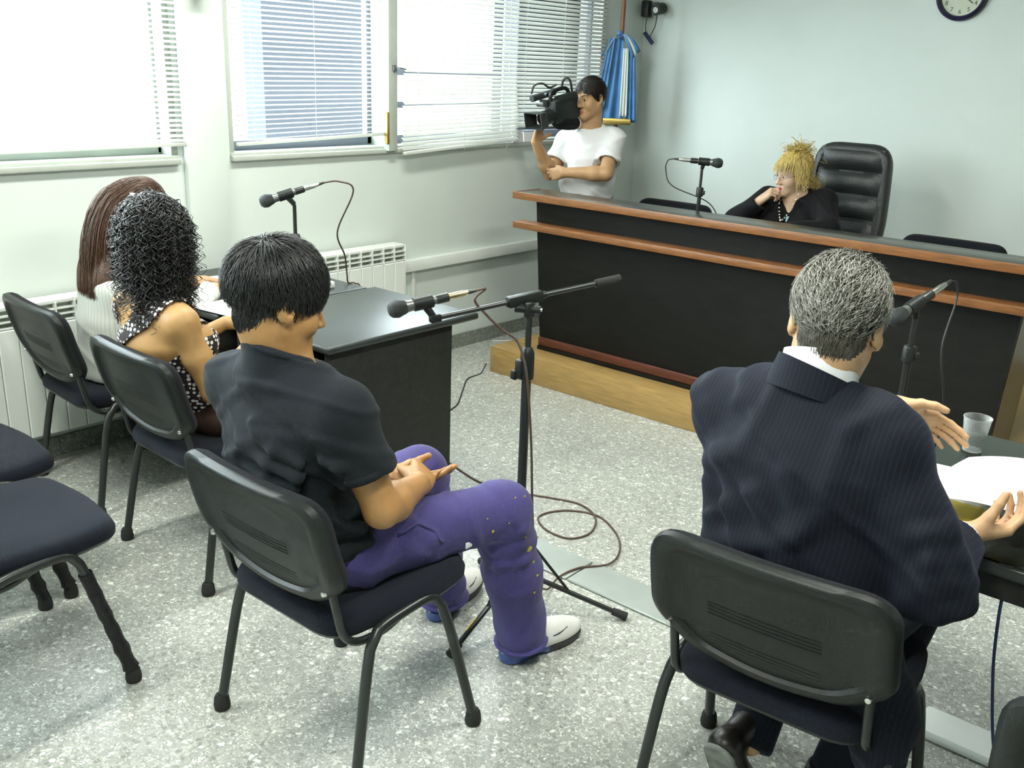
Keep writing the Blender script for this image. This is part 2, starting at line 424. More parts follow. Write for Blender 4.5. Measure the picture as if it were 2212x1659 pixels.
blind('cream backlit blind with crooked bottom right of the window post', 3.708, 4.645, 1.222, 1.268, WX + 0.070, 0.75, 0.0245)
blind('dim greenish blind behind the man with the video camera', 4.665, 5.60, 1.345, 1.345, WX + 0.022, 0.80, 0.0245)

# added grey box standing for a cast shadow high on the pier
gb = MB(); gb.box((WX + 0.035, 2.465, 1.955), (WX + 0.16, 2.545, 2.15), 0.008)
tag(gb.build('shadow_stand_in', 'grey_box'), 'added grey box standing for a shadow on the pier between the windows', 'shadow stand-in')
# white papers on the sill of the last window
for i, (y, z, h, a) in enumerate(((4.72, 1.262, 0.075, 0.05), (4.84, 1.262, 0.06, -0.1))):
    p = MB().box((-0.004, -0.055, 0), (0.004, 0.055, h)).build('sill_card', 'paper', None, None, (WX + 0.028, y, z - 0.014)); p.rotation_euler = (0, -0.18, a)
    tag(p, ('pale card leaning on the sill beside the cream blind', 'smaller pale card leaning on the sill near the video camera')[i], 'card')

# ---- radiators: each section a piece
def radiator(label, y0, n, zt=0.735):
    r = thing('radiator', label, 'radiator', (WX + 0.03, y0, 0.15))
    W = 0.08; h = zt - 0.15
    s = MB()
    s.box((0.075, 0.001, 0), (0.095, W - 0.001, h - 0.095), 0.004, seg=1)
    s.box((0.005, 0.03, 0.02), (0.04, 0.05, h - 0.02))
    s.box((0.0, 0.001, h - 0.018), (0.088, W - 0.001, h), 0.004, seg=1)
    for z in (h - 0.092, h - 0.066, h - 0.042):
        s.box((0.066, 0.0, z), (0.093, W, z + 0.006))
    s.box((0.05, -0.003, h - 0.10), (0.094, 0.004, h - 0.012))
    me = s.mesh('section'); me.materials.append(MAT['white_enamel'])
    d = MB().box((0.045, 0.004, h - 0.094), (0.058, W - 0.004, h - 0.018)).mesh('fin'); d.materials.append(MAT['grille_dark'])
    for i in range(n):
        o = bpy.data.objects.new('section', me); COL.objects.link(o); o.parent = r; o.location = (0, i * W, 0)
        o2 = bpy.data.objects.new('fin', d); COL.objects.link(o2); o2.parent = o
    e = MB(); e.box((0.005, n * W, 0.0), (0.094, n * W + 0.003, h - 0.004), 0.001, seg=1)
    e.tube([(0.04, n * W, 0.03), (0.04, n * W + 0.03, 0.03)], 0.012, 10)
    e.build('end_cap', 'white_enamel', r)
    br = MB(); br.box((-0.028, 0.2, 0.1), (0.02, 0.23, 0.14)); br.box((-0.028, n * W - 0.23, 0.1), (0.02, n * W - 0.2, 0.14))
    br.build('bracket', 'white_enamel', r)
radiator('white sectional radiator behind the leftmost occupied chair', 1.15, 15, 0.72)
radiator('white sectional radiator beyond the dark table under the windows', 2.63, 13)

# ---- trunking on the wall
t = thing('cable_trunking', 'white cable trunking along the wall beside the radiator', 'trunking', (WX, 3.70, 0.0))
MB().box((0.0, 0.0, 0.548), (0.045, 2.37, 0.613), 0.003).build('trunk', 'white_enamel', t)
MB().box((0.0, 0.125, 0.088), (0.018, 0.15, 0.549), 0.002).build('drop', 'white_enamel', t)

# ---- floor duct plates
t = thing('floor_duct', 'grey metal cable duct cover across the terrazzo floor', 'floor duct', (-1.75, 2.495, 0))
for a, b_ in ((-2.1, -0.003), (0.003, 1.15)):
    MB().box((a, -0.083, 0.0005), (b_, 0.083, 0.009), 0.003, seg=1).build('cover_plate', 'duct_plate', t)
bb = MB(); bb.box((-0.56, 2.42, 0.0005), (0.7, 2.545, 0.034), 0.012)
tag(bb.build('floor_trunking', 'white_enamel'), 'raised pale floor trunking behind the suited man\'s chair', 'trunking')

# ================================================================== outside
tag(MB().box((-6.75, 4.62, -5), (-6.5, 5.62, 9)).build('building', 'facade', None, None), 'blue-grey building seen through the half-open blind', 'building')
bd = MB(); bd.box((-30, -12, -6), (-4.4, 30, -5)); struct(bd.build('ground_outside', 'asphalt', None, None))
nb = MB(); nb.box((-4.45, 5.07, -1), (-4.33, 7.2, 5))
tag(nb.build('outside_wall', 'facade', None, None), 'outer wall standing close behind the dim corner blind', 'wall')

# ================================================================== ceiling lamps (above the frame)
def lamp(x, y, label):
    r = thing('ceiling_lamp', label, 'lamp', (x, y, CZ), group='fluorescent ceiling lamps')
    h = MB(); h.box((-0.14, -0.62, -0.05), (0.14, 0.62, 0.0), 0.006); h.build('housing', 'white_enamel', r)
    for s_ in (-0.06, 0.06):
        MB().tube([(s_, -0.58, -0.07), (s_, 0.58, -0.07)], 0.013, 10).build('tube', 'tube_glow', r)
    L = bpy.data.lights.new('lamp_light', 'AREA'); L.shape = 'RECTANGLE'; L.size = 0.24; L.size_y = 1.2
    L.energy = LAMP_WATTS; L.color = (1.0, 1.0, 0.92)
    o = bpy.data.objects.new('lamp_light', L); COL.objects.link(o); o.parent = r; o.location = (0, 0, -0.09)
for (x, y, lb) in ((-2.9, 0.5, 'ceiling lamp above the leftmost empty chairs'), (-2.9, 2.6, 'ceiling lamp above the left table'),
                   (-0.7, 0.5, 'ceiling lamp above the aisle'), (-0.7, 2.6, 'ceiling lamp above the right table')):
    lamp(x, y, lb)

# ================================================================== judge's bench and platform
t = thing('platform', 'light wooden platform under the long dark bench', 'platform', (-3.55, 4.015, 0))
pp = MB(); L_ = 4.6
pp.box((0, 0.02, 0.0), (L_, 0.6, 0.146), 0.0); pp.box((0.22, 0.6, 0.0), (L_, BY - 4.02, 0.146))
pp.build('deck', 'platform_ply', t, None)
MB().box((-0.004, 0.0, 0.0), (L_, 0.02, 0.15), 0.003).build('riser', 'light_wood', t)
MB().box((-0.004, 0.0, 0.146), (L_, 0.2, 0.152), 0.002).build('step_board', 'light_wood', t)

t = thing('judge_bench', 'long black bench with brown wooden ledges facing the room', 'bench', (-3.41, 4.2, 0.152))
# body: front panel tapering to the floor
bz = 0.152
fp = MB()
fp.add([(0.075, 0, 0), (2.51, 0, 0), (2.545, 0, 0.85), (0.0, 0, 0.85), (0.075, 0.03, 0), (2.51, 0.03, 0), (2.545, 0.03, 0.85), (0.0, 0.03, 0.85)],
       [[0, 1, 2, 3], [5, 4, 7, 6], [4, 0, 3, 7], [1, 5, 6, 2], [3, 2, 6, 7], [4, 5, 1, 0]])
fp.build('front_panel', 'bench_black', t, None)
for a, b_, mt in (((0.075, 0.0), 0.03, 'bench_black'), ((2.51, 2.545), -0.03, 'bench_end')):
    e = MB(); x0, x1 = (0.075, 0.0) if b_ > 0 else (2.512, 2.547)
    e.add([(x0, 0.03, 0), (x0, 0.38, 0), (x1, 0.38, 0.85), (x1, 0.03, 0.85), (x0 + b_, 0.03, 0), (x0 + b_, 0.38, 0), (x1 + b_, 0.38, 0.85), (x1 + b_, 0.03, 0.85)],
          [[0, 3, 2, 1], [4, 5, 6, 7], [0, 1, 5, 4], [3, 7, 6, 2], [0, 4, 7, 3], [1, 2, 6, 5]])
    o = e.build('end_panel', mt, t, None); bm = bmesh.new(); bm.from_mesh(o.data); bmesh.ops.recalc_face_normals(bm, faces=bm.faces); bm.to_mesh(o.data); bm.free()
MB().box((-0.085, -0.095, 0.852), (2.62, 0.135, 0.886), 0.002).build('top_board', 'bench_top', t)
MB().box((-0.087, -0.100, 0.850), (2.622, -0.094, 0.8885), 0.0015).build('top_edging', 'brown_wood', t)
MB().box((-0.091, -0.100, 0.850), (-0.085, 0.135, 0.8885), 0.0015).build('side_edging', 'brown_wood', t)
MB().box((-0.085, -0.098, 0.688), (2.62, 0.0, 0.724), 0.003).build('ledge', 'brown_wood', t)
MB().box((0.072, -0.020, 0.022), (2.515, 0.0, 0.072), 0.008).build('base_rail', 'red_wood', t)
MB().box((0.074, -0.026, 0.0), (2.515, 0.0, 0.022), 0.002).build('kick_strip', 'bench_black', t)
MB().box((0.12, 0.12, 0.70), (2.42, 0.58, 0.728), 0.003).build('worktop', 'desk_black', t)
for x in (0.14, 1.27, 2.38):
    MB().box((x, 0.36, 0.0), (x + 0.03, 0.56, 0.70)).build('support_panel', 'bench_black', t, None)

# ---- white strip lying by the platform
ws = MB().box((-0.075, -0.006, 0), (0.075, 0.006, 0.004)).build('plastic_strip', 'paper', None, None, (-3.92, 4.557, 0.002)); ws.rotation_euler = (0, 0, 0.845)
tag(ws, 'thin white strip lying on the floor behind the platform corner', 'strip')

# ================================================================== tables
def desk(label, x0, x1, y0, y1, gable_right, zt=0.75, seam=0.0):
    t = thing('table', label, 'table', ((x0 + x1) / 2, (y0 + y1) / 2, 0)); hx = (x1 - x0) / 2; hy = (y1 - y0) / 2
    MB().box((-hx, -hy, zt - 0.028), (hx, hy, zt), 0.010, seg=3).build('tabletop', 'desk_black', t)
    MB().box((hx - 0.06, -hy + 0.03, 0.0), (hx - 0.035, hy - 0.12, zt - 0.028), 0.002).build('side_panel', 'desk_side', t)
    MB().box((-hx + 0.035, -hy + 0.03, 0.0), (-hx + 0.06, hy - 0.12, zt - 0.028), 0.002).build('side_panel', 'desk_side', t)
    MB().box((-hx + 0.06, hy - 0.16, 0.25), (hx - 0.06, hy - 0.14, zt - 0.028)).build('modesty_panel', 'desk_side', t)
    return t
desk('dark table with its end panel facing the microphone stand', -3.165, -2.535, 2.018, 2.79, True)
desk('dark table pushed against its neighbour near the radiator', -3.93, -3.168, 1.985, 2.755, False)

# right table with a glass sheet
t = thing('table', 'black glass-topped table in front of the suited man', 'table', (-0.20, 2.455, 0))
MB().box((-0.78, -0.405, 0.715), (0.78, 0.405, 0.742), 0.006).build('tabletop', 'desk_black', t)
MB().box((-0.775, -0.40, 0.7425), (0.775, 0.40, 0.7485), 0.002, seg=1).build('glass_sheet', 'desk_glass', t)
MB().box((-0.74, -0.385, 0.655), (0.74, -0.36, 0.715), 0.003).build('apron', 'desk_side', t)
MB().box((-0.74, 0.345, 0.45), (0.74, 0.365, 0.715), 0.003).build('modesty_panel', 'desk_side', t)
for x in (-0.72, 0.68):
    for y in (-0.36, 0.32):
        MB().box((x, y, 0), (x + 0.045, y + 0.045, 0.715), 0.004).build('leg', 'black_tube', t)

# ================================================================== chairs
def ring_plate(outline, rings, mapf, flip=False):
    """outline: list of (s,t); rings: list of (scale, depth); maps to 3D"""
    n = len(outline); cs = sum(p[0] for p in outline) / n; ct = sum(p[1] for p in outline) / n
    V = []; F = []
    for sc, d in rings:
        for s_, t_ in outline: V.append(mapf(cs + (s_ - cs) * sc, ct + (t_ - ct) * sc, d))
    for i in range(len(rings) - 1):
        for j in range(n):
            a = i * n + j; b_ = i * n + (j + 1) % n
            F.append([a, b_, b_ + n, a + n] if not flip else [a, a + n, b_ + n, b_])
    k = (len(rings) - 1) * n; V.append(mapf(cs, ct, rings[-1][1])); c = len(V) - 1
    for j in range(n):
        F.append([k + j, k + (j + 1) % n, c] if not flip else [k + j, c, k + (j + 1) % n])
    return V, F
def round_poly(pts, rad, seg=6):
    out = []; n = len(pts)
    for i in range(n):
        p0 = Vector(pts[i - 1]); p = Vector(pts[i]); p1 = Vector(pts[(i + 1) % n]); r = rad[i] if isinstance(rad, (list, tuple)) else rad
        a = p + (p0 - p).normalized() * r; b_ = p + (p1 - p).normalized() * r
        for k in range(seg + 1):
            t = k / seg; q = a * (1 - t) ** 2 + p * 2 * t * (1 - t) + b_ * t * t; out.append((q.x, q.y))
    return out
def dense(poly, m=0.03):
    out = []
    for i in range(len(poly)):
        a = Vector(poly[i]); b_ = Vector(poly[(i + 1) % len(poly)]); k = max(1, int((b_ - a).length / m))
        for j in range(k): q = a.lerp(b_, j / k); out.append((q.x, q.y))
    return out
def back_map(s_, t_, d):
    rec = math.radians(17)
    y0 = -0.205 + 0.30 * s_ * s_ + d
    bow = -0.02 * math.sin(max(0, min(1, t_ / 0.33)) * math.pi)
    return (s_, y0 - (t_) * math.sin(rec) + bow * 0.6, 0.485 + t_ * math.cos(rec))
def make_chair(taped=False):
    r = empty('chair')
    ol = dense(round_poly([(-0.175, 0.030), (0, 0.0), (0.175, 0.030), (0.264, 0.105), (0.258, 0.335), (-0.258, 0.335), (-0.264, 0.105)], [0.04, 0.10, 0.04, 0.04, 0.075, 0.075, 0.04]), 0.022)
    V, F = ring_plate(ol, [(1.0, 0.008), (0.985, -0.010), (0.93, -0.017), (0.84, -0.016), (0.80, -0.006), (0.5, -0.004), (0.25, -0.004)], back_map, True)
    sh = MB(); sh.add(V, F)
    for t0 in (0.070, 0.080, 0.090, 0.100, 0.160, 0.170, 0.180, 0.190):
        for_w = 0.12
        sh.tube([back_map(-for_w + 2 * for_w * i / 12, t0, -0.0045) for i in range(13)], 0.0010, 4)
    sh.build('back_shell', 'black_plastic', r, 50)
    V, F = ring_plate(ol, [(1.0, 0.008), (0.99, 0.022), (0.95, 0.036), (0.8, 0.042), (0.4, 0.040)], back_map, False)
    MB().add(V, F).build('back_cushion', 'black_fabric', r, 60)
    so = dense(round_poly([(-0.21, -0.215), (0.21, -0.215), (0.25, 0.10), (0.228, 0.235), (0.0, 0.262), (-0.228, 0.235), (-0.25, 0.10)], [0.08, 0.08, 0.05, 0.06, 0.1, 0.06, 0.05]), 0.025)
    def smap(s_, t_, d):
        return (s_, t_, 0.425 + d + (0.012 * (t_ + 0.2) / 0.4) - 0.10 * max(0, t_ - 0.19) ** 1.3)
    V, F = ring_plate(so, [(1.0, 0.0), (1.005, 0.018), (0.97, 0.036), (0.88, 0.044), (0.5, 0.040), (0.2, 0.036)], smap)
    MB().add(V, F).build('seat', 'seat_fabric', r, 60)
    V, F = ring_plate(so, [(1.0, 0.0), (0.97, -0.012), (0.9, -0.022), (0.4, -0.03)], smap, True)
    MB().add(V, F).build('seat_pan', 'black_plastic', r, 50)
    for sx in (-1, 1):
        rear = [(sx * 0.272, -0.212, 0.03), (sx * 0.256, -0.16, 0.30), (sx * 0.246, -0.135, 0.385)]
        fr = [(sx * 0.246, 0.105, 0.40), (sx * 0.256, 0.135, 0.30), (sx * 0.272, 0.205, 0.03)]
        top = [(sx * 0.240, -0.105, 0.42), (sx * 0.238, -0.06, 0.428), (sx * 0.238, 0.05, 0.436), (sx * 0.240, 0.085, 0.428)]
        MB().tube(bez([rear[0], rear[1], rear[2]], 4) + bez(top, 4) + bez(fr, 4), 0.0135, 12, flat=1.0).build('side_frame', 'black_tube', r)
        for (x, y) in ((sx * 0.273, -0.214), (sx * 0.273, 0.207)):
            MB().lathe([(0.021, 0.0), (0.023, 0.012), (0.020, 0.036), (0.0145, 0.045)], 14, Matrix.Translation((x, y, 0.0))).build('foot_cap', 'rubber', r)
        MB().tube(bez([(sx * 0.213, -0.225, 0.60), (sx * 0.213, -0.205, 0.50), (sx * 0.213, -0.185, 0.43), (sx * 0.213, -0.14, 0.395), (sx * 0.216, -0.07, 0.393), (sx * 0.225, -0.02, 0.415), (sx * 0.236, 0.0, 0.43)], 5), 0.0105, 10).build('back_support', 'black_tube', r)
        if taped:
            a = Vector((sx * 0.248, 0.115, 0.37)); b_ = Vector((sx * 0.271, 0.203, 0.045))
            pts = [a.lerp(b_, i / 14) for i in range(15)]; rr = [0.0165 + 0.002 * math.sin(i * 2.3 + sx) * (0.3 + i / 10) + (0.004 if i > 9 else 0.002) for i in range(15)]
            MB().tube(pts, rr, 9).build('leg_tape', 'tape', r)
    MB().tube([(-0.237, -0.02, 0.428), (0.237, -0.02, 0.428)], 0.010, 8).build('cross_bar', 'black_tube', r)
    for sx in (-1, 1):
        MB().lathe([(0.008, 0), (0.006, 0.006), (0.0, 0.007)], 10, Matrix.Translation(back_map(sx * 0.215, 0.085, -0.016)) @ R4(math.pi / 2)).build('shell_screw', 'chrome', r)
    return r
chA = make_chair(False); chB = make_chair(True); used = set()
def chair(src, x, y, rz, label, z=0.0):
    o = src if src.name not in used else copy_tree(src)
    used.add(src.name)
    o.location = (x, y, z); o.rotation_euler = (0, 0, rz)
    return tag(o, label, 'chair', 'black padded visitor chairs')
PI = math.pi
chair(chA, -1.735, 1.42, 0.01, 'black padded chair under the young man in purple trousers')
chair(chA, -0.702, 1.885, 0.075, 'black padded chair under the man in the navy suit')
chair(chB, -2.815, 1.725, -0.02, 'black padded chair under the woman in the polka-dot top')
chair(chA, -3.58, 1.76, -0.05, 'black padded chair under the woman in the white jacket')
chair(chB, -2.565, 0.895, 0.0, 'empty black chair with taped legs nearest the young man')
chair(chB, -3.125, 0.985, 0.0, 'empty black chair further back at the left edge')
chair(chA, 0.025, 1.785, 0.03, 'black padded chair cut off by the lower right corner')
chair(chA, -3.06, 4.83, PI, 'black chair behind the bench left of the microphone', 0.152)
chair(chA, -1.43, 4.83, PI, 'black chair behind the bench right of the blonde woman', 0.152)

# ---- executive chair
t = thing('office_chair', 'high-backed black leather chair behind the blonde woman', 'chair', (-2.165, 5.30, 0.152), PI)
def exmap(s_, t_, d):
    return (s_, -0.14 + 0.35 * s_ * s_ + d - 0.13 * t_ - 0.03 * math.sin(t_ * 4), 0.42 + t_)
oo = dense(round_poly([(-0.20, 0.0), (0.20, 0.0), (0.245, 0.30), (0.215, 0.785), (-0.215, 0.785), (-0.245, 0.30)], [0.08, 0.08, 0.1, 0.12, 0.12, 0.1]), 0.03)
V, F = ring_plate(oo, [(1.0, 0.0), (1.0, 0.035), (0.95, 0.055), (0.87, 0.058), (0.85, 0.045), (0.5, 0.05)], exmap, False)
V2, F2 = ring_plate(oo, [(1.0, 0.0), (0.97, -0.03), (0.6, -0.04)], exmap, True)
MB().add(V, F).add(V2, F2).build('backrest', 'leather', t, 60)
for k in range(5):
    t0 = 0.10 + k * 0.133; cu = MB(); V = []; F = []
    for i in range(13):
        s_ = -0.185 + 0.37 * i / 12
        for j in range(7):
            a = j / 6; V.append(exmap(s_ * (1 - 0.02 * abs(2 * a - 1)), t0 + a * 0.128, 0.046 + 0.028 * math.sin(a * PI) ** 0.6 * (1 - abs(2 * i / 12 - 1) ** 6)))
    for i in range(12):
        for j in range(6): F.append([i * 7 + j, (i + 1) * 7 + j, (i + 1) * 7 + j + 1, i * 7 + j + 1])
    cu.add(V, F).build('back_pad', 'leather', t, 70)
MB().box((-0.25, -0.20, 0.36), (0.25, 0.28, 0.47), 0.045, seg=4).build('seat', 'leather', t)
MB().lathe([(0.03, 0.07), (0.03, 0.36)], 14).build('column', 'black_tube', t)
for k in range(5):
    a = k * 2 * PI / 5; MB().tube([(0, 0, 0.09), (0.28 * math.cos(a), 0.28 * math.sin(a), 0.055)], [0.025, 0.015], 8).build('base_leg', 'black_plastic', t)
    MB().lathe([(0.0, 0), (0.022, 0.006), (0.022, 0.05), (0, 0.055)], 10, Matrix.Translation((0.28 * math.cos(a), 0.28 * math.sin(a), 0))).build('caster', 'rubber', t)
for sx in (-1, 1):
    MB().tube(bez([(sx * 0.26, -0.12, 0.42), (sx * 0.29, -0.10, 0.55), (sx * 0.29, 0.0, 0.63), (sx * 0.29, 0.16, 0.62), (sx * 0.27, 0.18, 0.44)], 5), 0.018, 8).build('armrest', 'black_plastic', t)

# ================================================================== microphones
def aim(p, q):
    """matrix taking +Z to q-p at p"""
    d = (Vector(q) - Vector(p)).normalized(); return Matrix.Translation(p) @ d.to_track_quat('Z', 'Y').to_matrix().to_4x4()
def mic_body(r, tail, head, plug='gold_plug', s=1.0):
    """microphone from tail to head (world relative to root)"""
    tail = Vector(tail); head = Vector(head); L_ = (head - tail).length; M = aim(tail, head)
    MB().lathe([(0.0105 * s, 0), (0.0115 * s, 0.004), (0.0118 * s, 0.02), (0.0165 * s, L_ - 0.058), (0.0185 * s, L_ - 0.052)], 18, M).build('microphone_body', 'mic_grey', r)
    MB().lathe([(0.0115 * s, -0.002), (0.0135 * s, 0.0), (0.0138 * s, 0.032), (0.0132 * s, 0.036)], 16, M).build('body_collar', 'black_tube', r)
    b_ = L_ - 0.052
    MB().lathe([(0.0185 * s, b_), (0.0195 * s, b_ + 0.002), (0.022 * s, b_ + 0.012), (0.0255 * s, b_ + 0.022), (0.026 * s, b_ + 0.026), (0.0255 * s, b_ + 0.030), (0.0225 * s, b_ + 0.042), (0.015 * s, b_ + 0.050), (0.0, b_ + 0.053)], 20, M).build('microphone_grille', 'mic_mesh', r)
    MB().lathe([(0.007, -0.062), (0.008, -0.05), (0.0092, -0.045), (0.0096, -0.02), (0.0096, 0.0)], 14, M).build('cable_plug', plug, r)
    MB().lathe([(0.0045, -0.085), (0.0065, -0.062)], 10, M).build('plug_boot', 'black_tube', r)
    mid = tail.lerp(head, 0.42); z = Vector((0, 0, -1))
    return mid, M
def clip(r, mid, tail, head, base):
    d = (Vector(head) - Vector(tail)).normalized(); MB().tube([mid - d * 0.028, mid + d * 0.028], 0.0195, 14).build('microphone_clip', 'black_plastic', r)
    MB().tube([mid, Vector(base)], [0.012, 0.010], 10).build('clip_joint', 'black_plastic', r)

# -- floor stand with boom
bx, by = -1.745, 2.14
t = thing('boom_stand', 'black boom microphone stand standing on the floor before the young man', 'microphone stand', (bx, by, 0))
def loc(p): return (p[0] - bx, p[1] - by, p[2])
MB().tube([(0, 0, 0.10), (0, 0, 0.88)], 0.0145, 14).build('lower_tube', 'black_tube', t)
MB().tube([(0, 0, 0.86), (0, 0, 1.015)], 0.0095, 12).build('upper_tube', 'black_tube', t)
h = MB(); h.lathe([(0.016, 0.80), (0.0215, 0.806), (0.0215, 0.865), (0.021, 0.885), (0.017, 0.897), (0.011, 0.905)], 16); h.cbox((-0.014, -0.012, 0.835), (0.028, 0.03, 0.06), 0.006); h.cbox((-0.03, -0.024, 0.815), (0.02, 0.014, 0.03), 0.004)
h.build('height_clutch', 'black_plastic', t)
hub = MB(); hub.lathe([(0.016, 0.10), (0.024, 0.104), (0.026, 0.15), (0.017, 0.158)], 16); hub.build('leg_hub', 'black_plastic', t)
hub = MB(); hub.lathe([(0.016, 0.26), (0.024, 0.264), (0.024, 0.30), (0.016, 0.305)], 16); hub.build('brace_collar', 'black_plastic', t)
feet = [(-1.455, 2.346), (-1.716, 1.80), (-2.035, 2.287)]
for i, (x, y) in enumerate(feet):
    d = Vector((x - bx, y - by, 0)).normalized(); f = Vector((x - bx, y - by, 0.014))
    p = MB().tube([d * 0.02 + Vector((0, 0, 0.145)), f], 0.0085, 12).build('leg', 'black_tube', t)
    MB().tube([f - (f - Vector((0, 0, 0.145))).normalized() * 0.045, f + d * 0.004], [0.0125, 0.0145], 12).build('rubber_foot', 'rubber', p)
    MB().tube([d * 0.012 + Vector((0, 0, 0.285)), (d * 0.02 + Vector((0, 0, 0.145))).lerp(f, 0.45)], 0.005, 8).build('leg_brace', 'black_tube', t)
    if i == 1:
        a = (d * 0.02 + Vector((0, 0, 0.145))); q0 = a.lerp(f, 0.60); q1 = a.lerp(f, 0.76)
        lt = MB()
        for k in range(7):
            c0 = q0.lerp(q1, k / 7); c1 = q0.lerp(q1, (k + 0.6) / 7); u = Vector((d.y, -d.x, 0)) * 0.004 + Vector((0, 0, 0.0085))
            lt.tube([c0 + u, c1 + u], 0.0030, 4)
        lt.build('yellow_lettering', 'yellow_print', p, None)
cl = Vector((0, 0, 1.045)); e0 = Vector(loc((-1.875, 1.86, 1.012))); e1 = Vector(loc((-1.662, 2.47, 1.080)))
dB = (e1 - e0).normalized(); k0 = e0 + dB * (cl - e0).dot(dB)
MB().tube([e0, e1], 0.0075, 12).build('boom_arm', 'black_tube', t)
MB().tube([e1 - dB * 0.085, e1 + dB * 0.005], [0.0135, 0.0135], 14).build('counterweight_grip', 'rubber', t)
c = MB(); Mb = aim(k0, k0 + dB); c.cbox((0, 0, 0.0), (0.030, 0.032, 0.118), 0.004, Mb); c.tube([k0 + dB * 0.052, k0 + dB * 0.072], 0.011, 12); c.build('boom_clutch', 'black_plastic', t)
c = MB(); c.cbox((0, 0, 1.018), (0.022, 0.03, 0.045), 0.005); c.tube([(-0.038, -0.02, 1.02), (0.03, 0.016, 1.02)], 0.013, 12); c.build('swivel_joint', 'black_plastic', t)
MB().tube([(0.028, 0.014, 1.022), (0.034, 0.018, 1.022)], 0.006, 10).build('swivel_screw', 'chrome', t)
c = MB(); c.cbox((0, 0, 0.014), (0.022, 0.022, 0.034), 0.004, aim(e0, e0 + dB)); c.build('boom_tip', 'black_plastic', t)
# microphone held by the boom
m = thing('microphone', 'grey handheld microphone clipped to the boom stand', 'microphone', (-1.875, 1.86, 1.03))
tail = Vector((0.012, 0.055, 0.040)); head = Vector((-0.062, -0.105, 0.012))
mid, M_ = mic_body(m, tail, head); clip(m, mid, tail, head, (0.0, 0.01, -0.012))
BOOM_PLUG = Vector((-1.875, 1.86, 1.03)) + tail + (tail - head).normalized() * 0.085

# -- short stands
def short_stand(x, y, z, top, label, base_r=0.075):
    t = thing('desk_stand', label, 'microphone stand', (x, y, z)); h = top - z
    MB().lathe([(base_r, 0), (base_r, 0.008), (base_r * 0.85, 0.016), (0.02, 0.022), (0.0, 0.023)], 28).build('base', 'black_plastic', t)
    MB().tube([(0, 0, 0.015), (0, 0, h * 0.72)], 0.0105, 12).build('lower_tube', 'black_tube', t)
    MB().tube([(0, 0, h * 0.6), (0, 0, h)], 0.0075, 12).build('upper_tube', 'black_tube', t)
    k = MB(); k.lathe([(0.017, h * 0.60), (0.019, h * 0.605), (0.019, h * 0.60 + 0.04), (0.016, h * 0.60 + 0.046)], 14); k.cbox((0.022, 0, h * 0.60 + 0.02), (0.012, 0.014, 0.022), 0.003)
    k.build('clutch', 'black_plastic', t); return t
short_stand(-3.10, 2.32, 0.75, 1.155, 'short black microphone stand on the left table')
m = thing('microphone', 'dark microphone over the left table pointing at the seated women', 'microphone', (-3.10, 2.32, 1.155))
tail = Vector((0.012, 0.038, 0.058)); head = Vector((-0.058, -0.118, 0.008)); mid, M_ = mic_body(m, tail, head, 'chrome'); clip(m, mid, tail, head, (0, 0, 0))
PLUG1 = Vector((-3.10, 2.32, 1.155)) + tail + (tail - head).normalized() * 0.085

short_stand(-2.535, 4.46, 0.882, 1.235, 'short black microphone stand on the bench')
m = thing('microphone', 'dark microphone on the bench pointing toward the blonde woman', 'microphone', (-2.535, 4.46, 1.235))
tail = Vector((-0.052, -0.03, 0.038)); head = Vector((0.095, 0.04, 0.032)); mid, M_ = mic_body(m, tail, head, 'chrome'); clip(m, mid, tail, head, (0, 0, 0))
PLUG2 = Vector((-2.535, 4.46, 1.235)) + tail + (tail - head).normalized() * 0.085

short_stand(-0.832, 2.73, 0.749, 1.075, 'short black microphone stand beside the plastic cup')
m = thing('microphone', 'microphone with chrome plug pointing at the suited man', 'microphone', (-0.832, 2.73, 1.075))
tail = Vector((0.018, 0.045, 0.062)); head = Vector((-0.03, -0.105, 0.0)); mid, M_ = mic_body(m, tail, head, 'chrome'); clip(m, mid, tail, head, (0, 0, 0))
PLUG3 = Vector((-0.832, 2.73, 1.075)) + tail + (tail - head).normalized() * 0.085

# ================================================================== cables
def cable(name, label, pts, r, m, n=10):
    o = MB().tube(bez(pts, n), r, 8).build(name, m, None, 180); return tag(o, label, 'cable')
f = 0.0045
cable('microphone_cable', 'brown cable hanging from the boom microphone and looping on the floor', [BOOM_PLUG, BOOM_PLUG + Vector((0.012, 0.03, 0.003)), (-1.832, 1.995, 1.055), (-1.812, 2.03, 1.005), (-1.790, 2.07, 0.962), (-1.762, 2.103, 0.930), (-1.738, 2.112, 0.880), (-1.722, 2.118, 0.80), (-1.715, 2.14, 0.6), (-1.72, 2.17, 0.35), (-1.72, 2.20, 0.12), (-1.74, 2.29, 0.02),
      (-1.77, 2.40, 0.012), (-1.755, 2.50, 0.014), (-1.70, 2.60, 0.010), (-1.735, 2.72, f), (-1.83, 2.83, f), (-1.97, 2.90, f), (-2.09, 2.845, f), (-2.13, 2.73, f), (-2.04, 2.66, f), (-1.93, 2.665, f), (-1.90, 2.76, f), (-1.96, 2.875, 0.009), (-2.08, 2.935, f), (-2.20, 2.90, f), (-2.30, 2.858, f), (-2.5, 2.805, f), (-2.70, 2.845, f), (-3.0, 2.93, f), (-3.4, 3.0, f)], 0.0038, 'cable_brown')
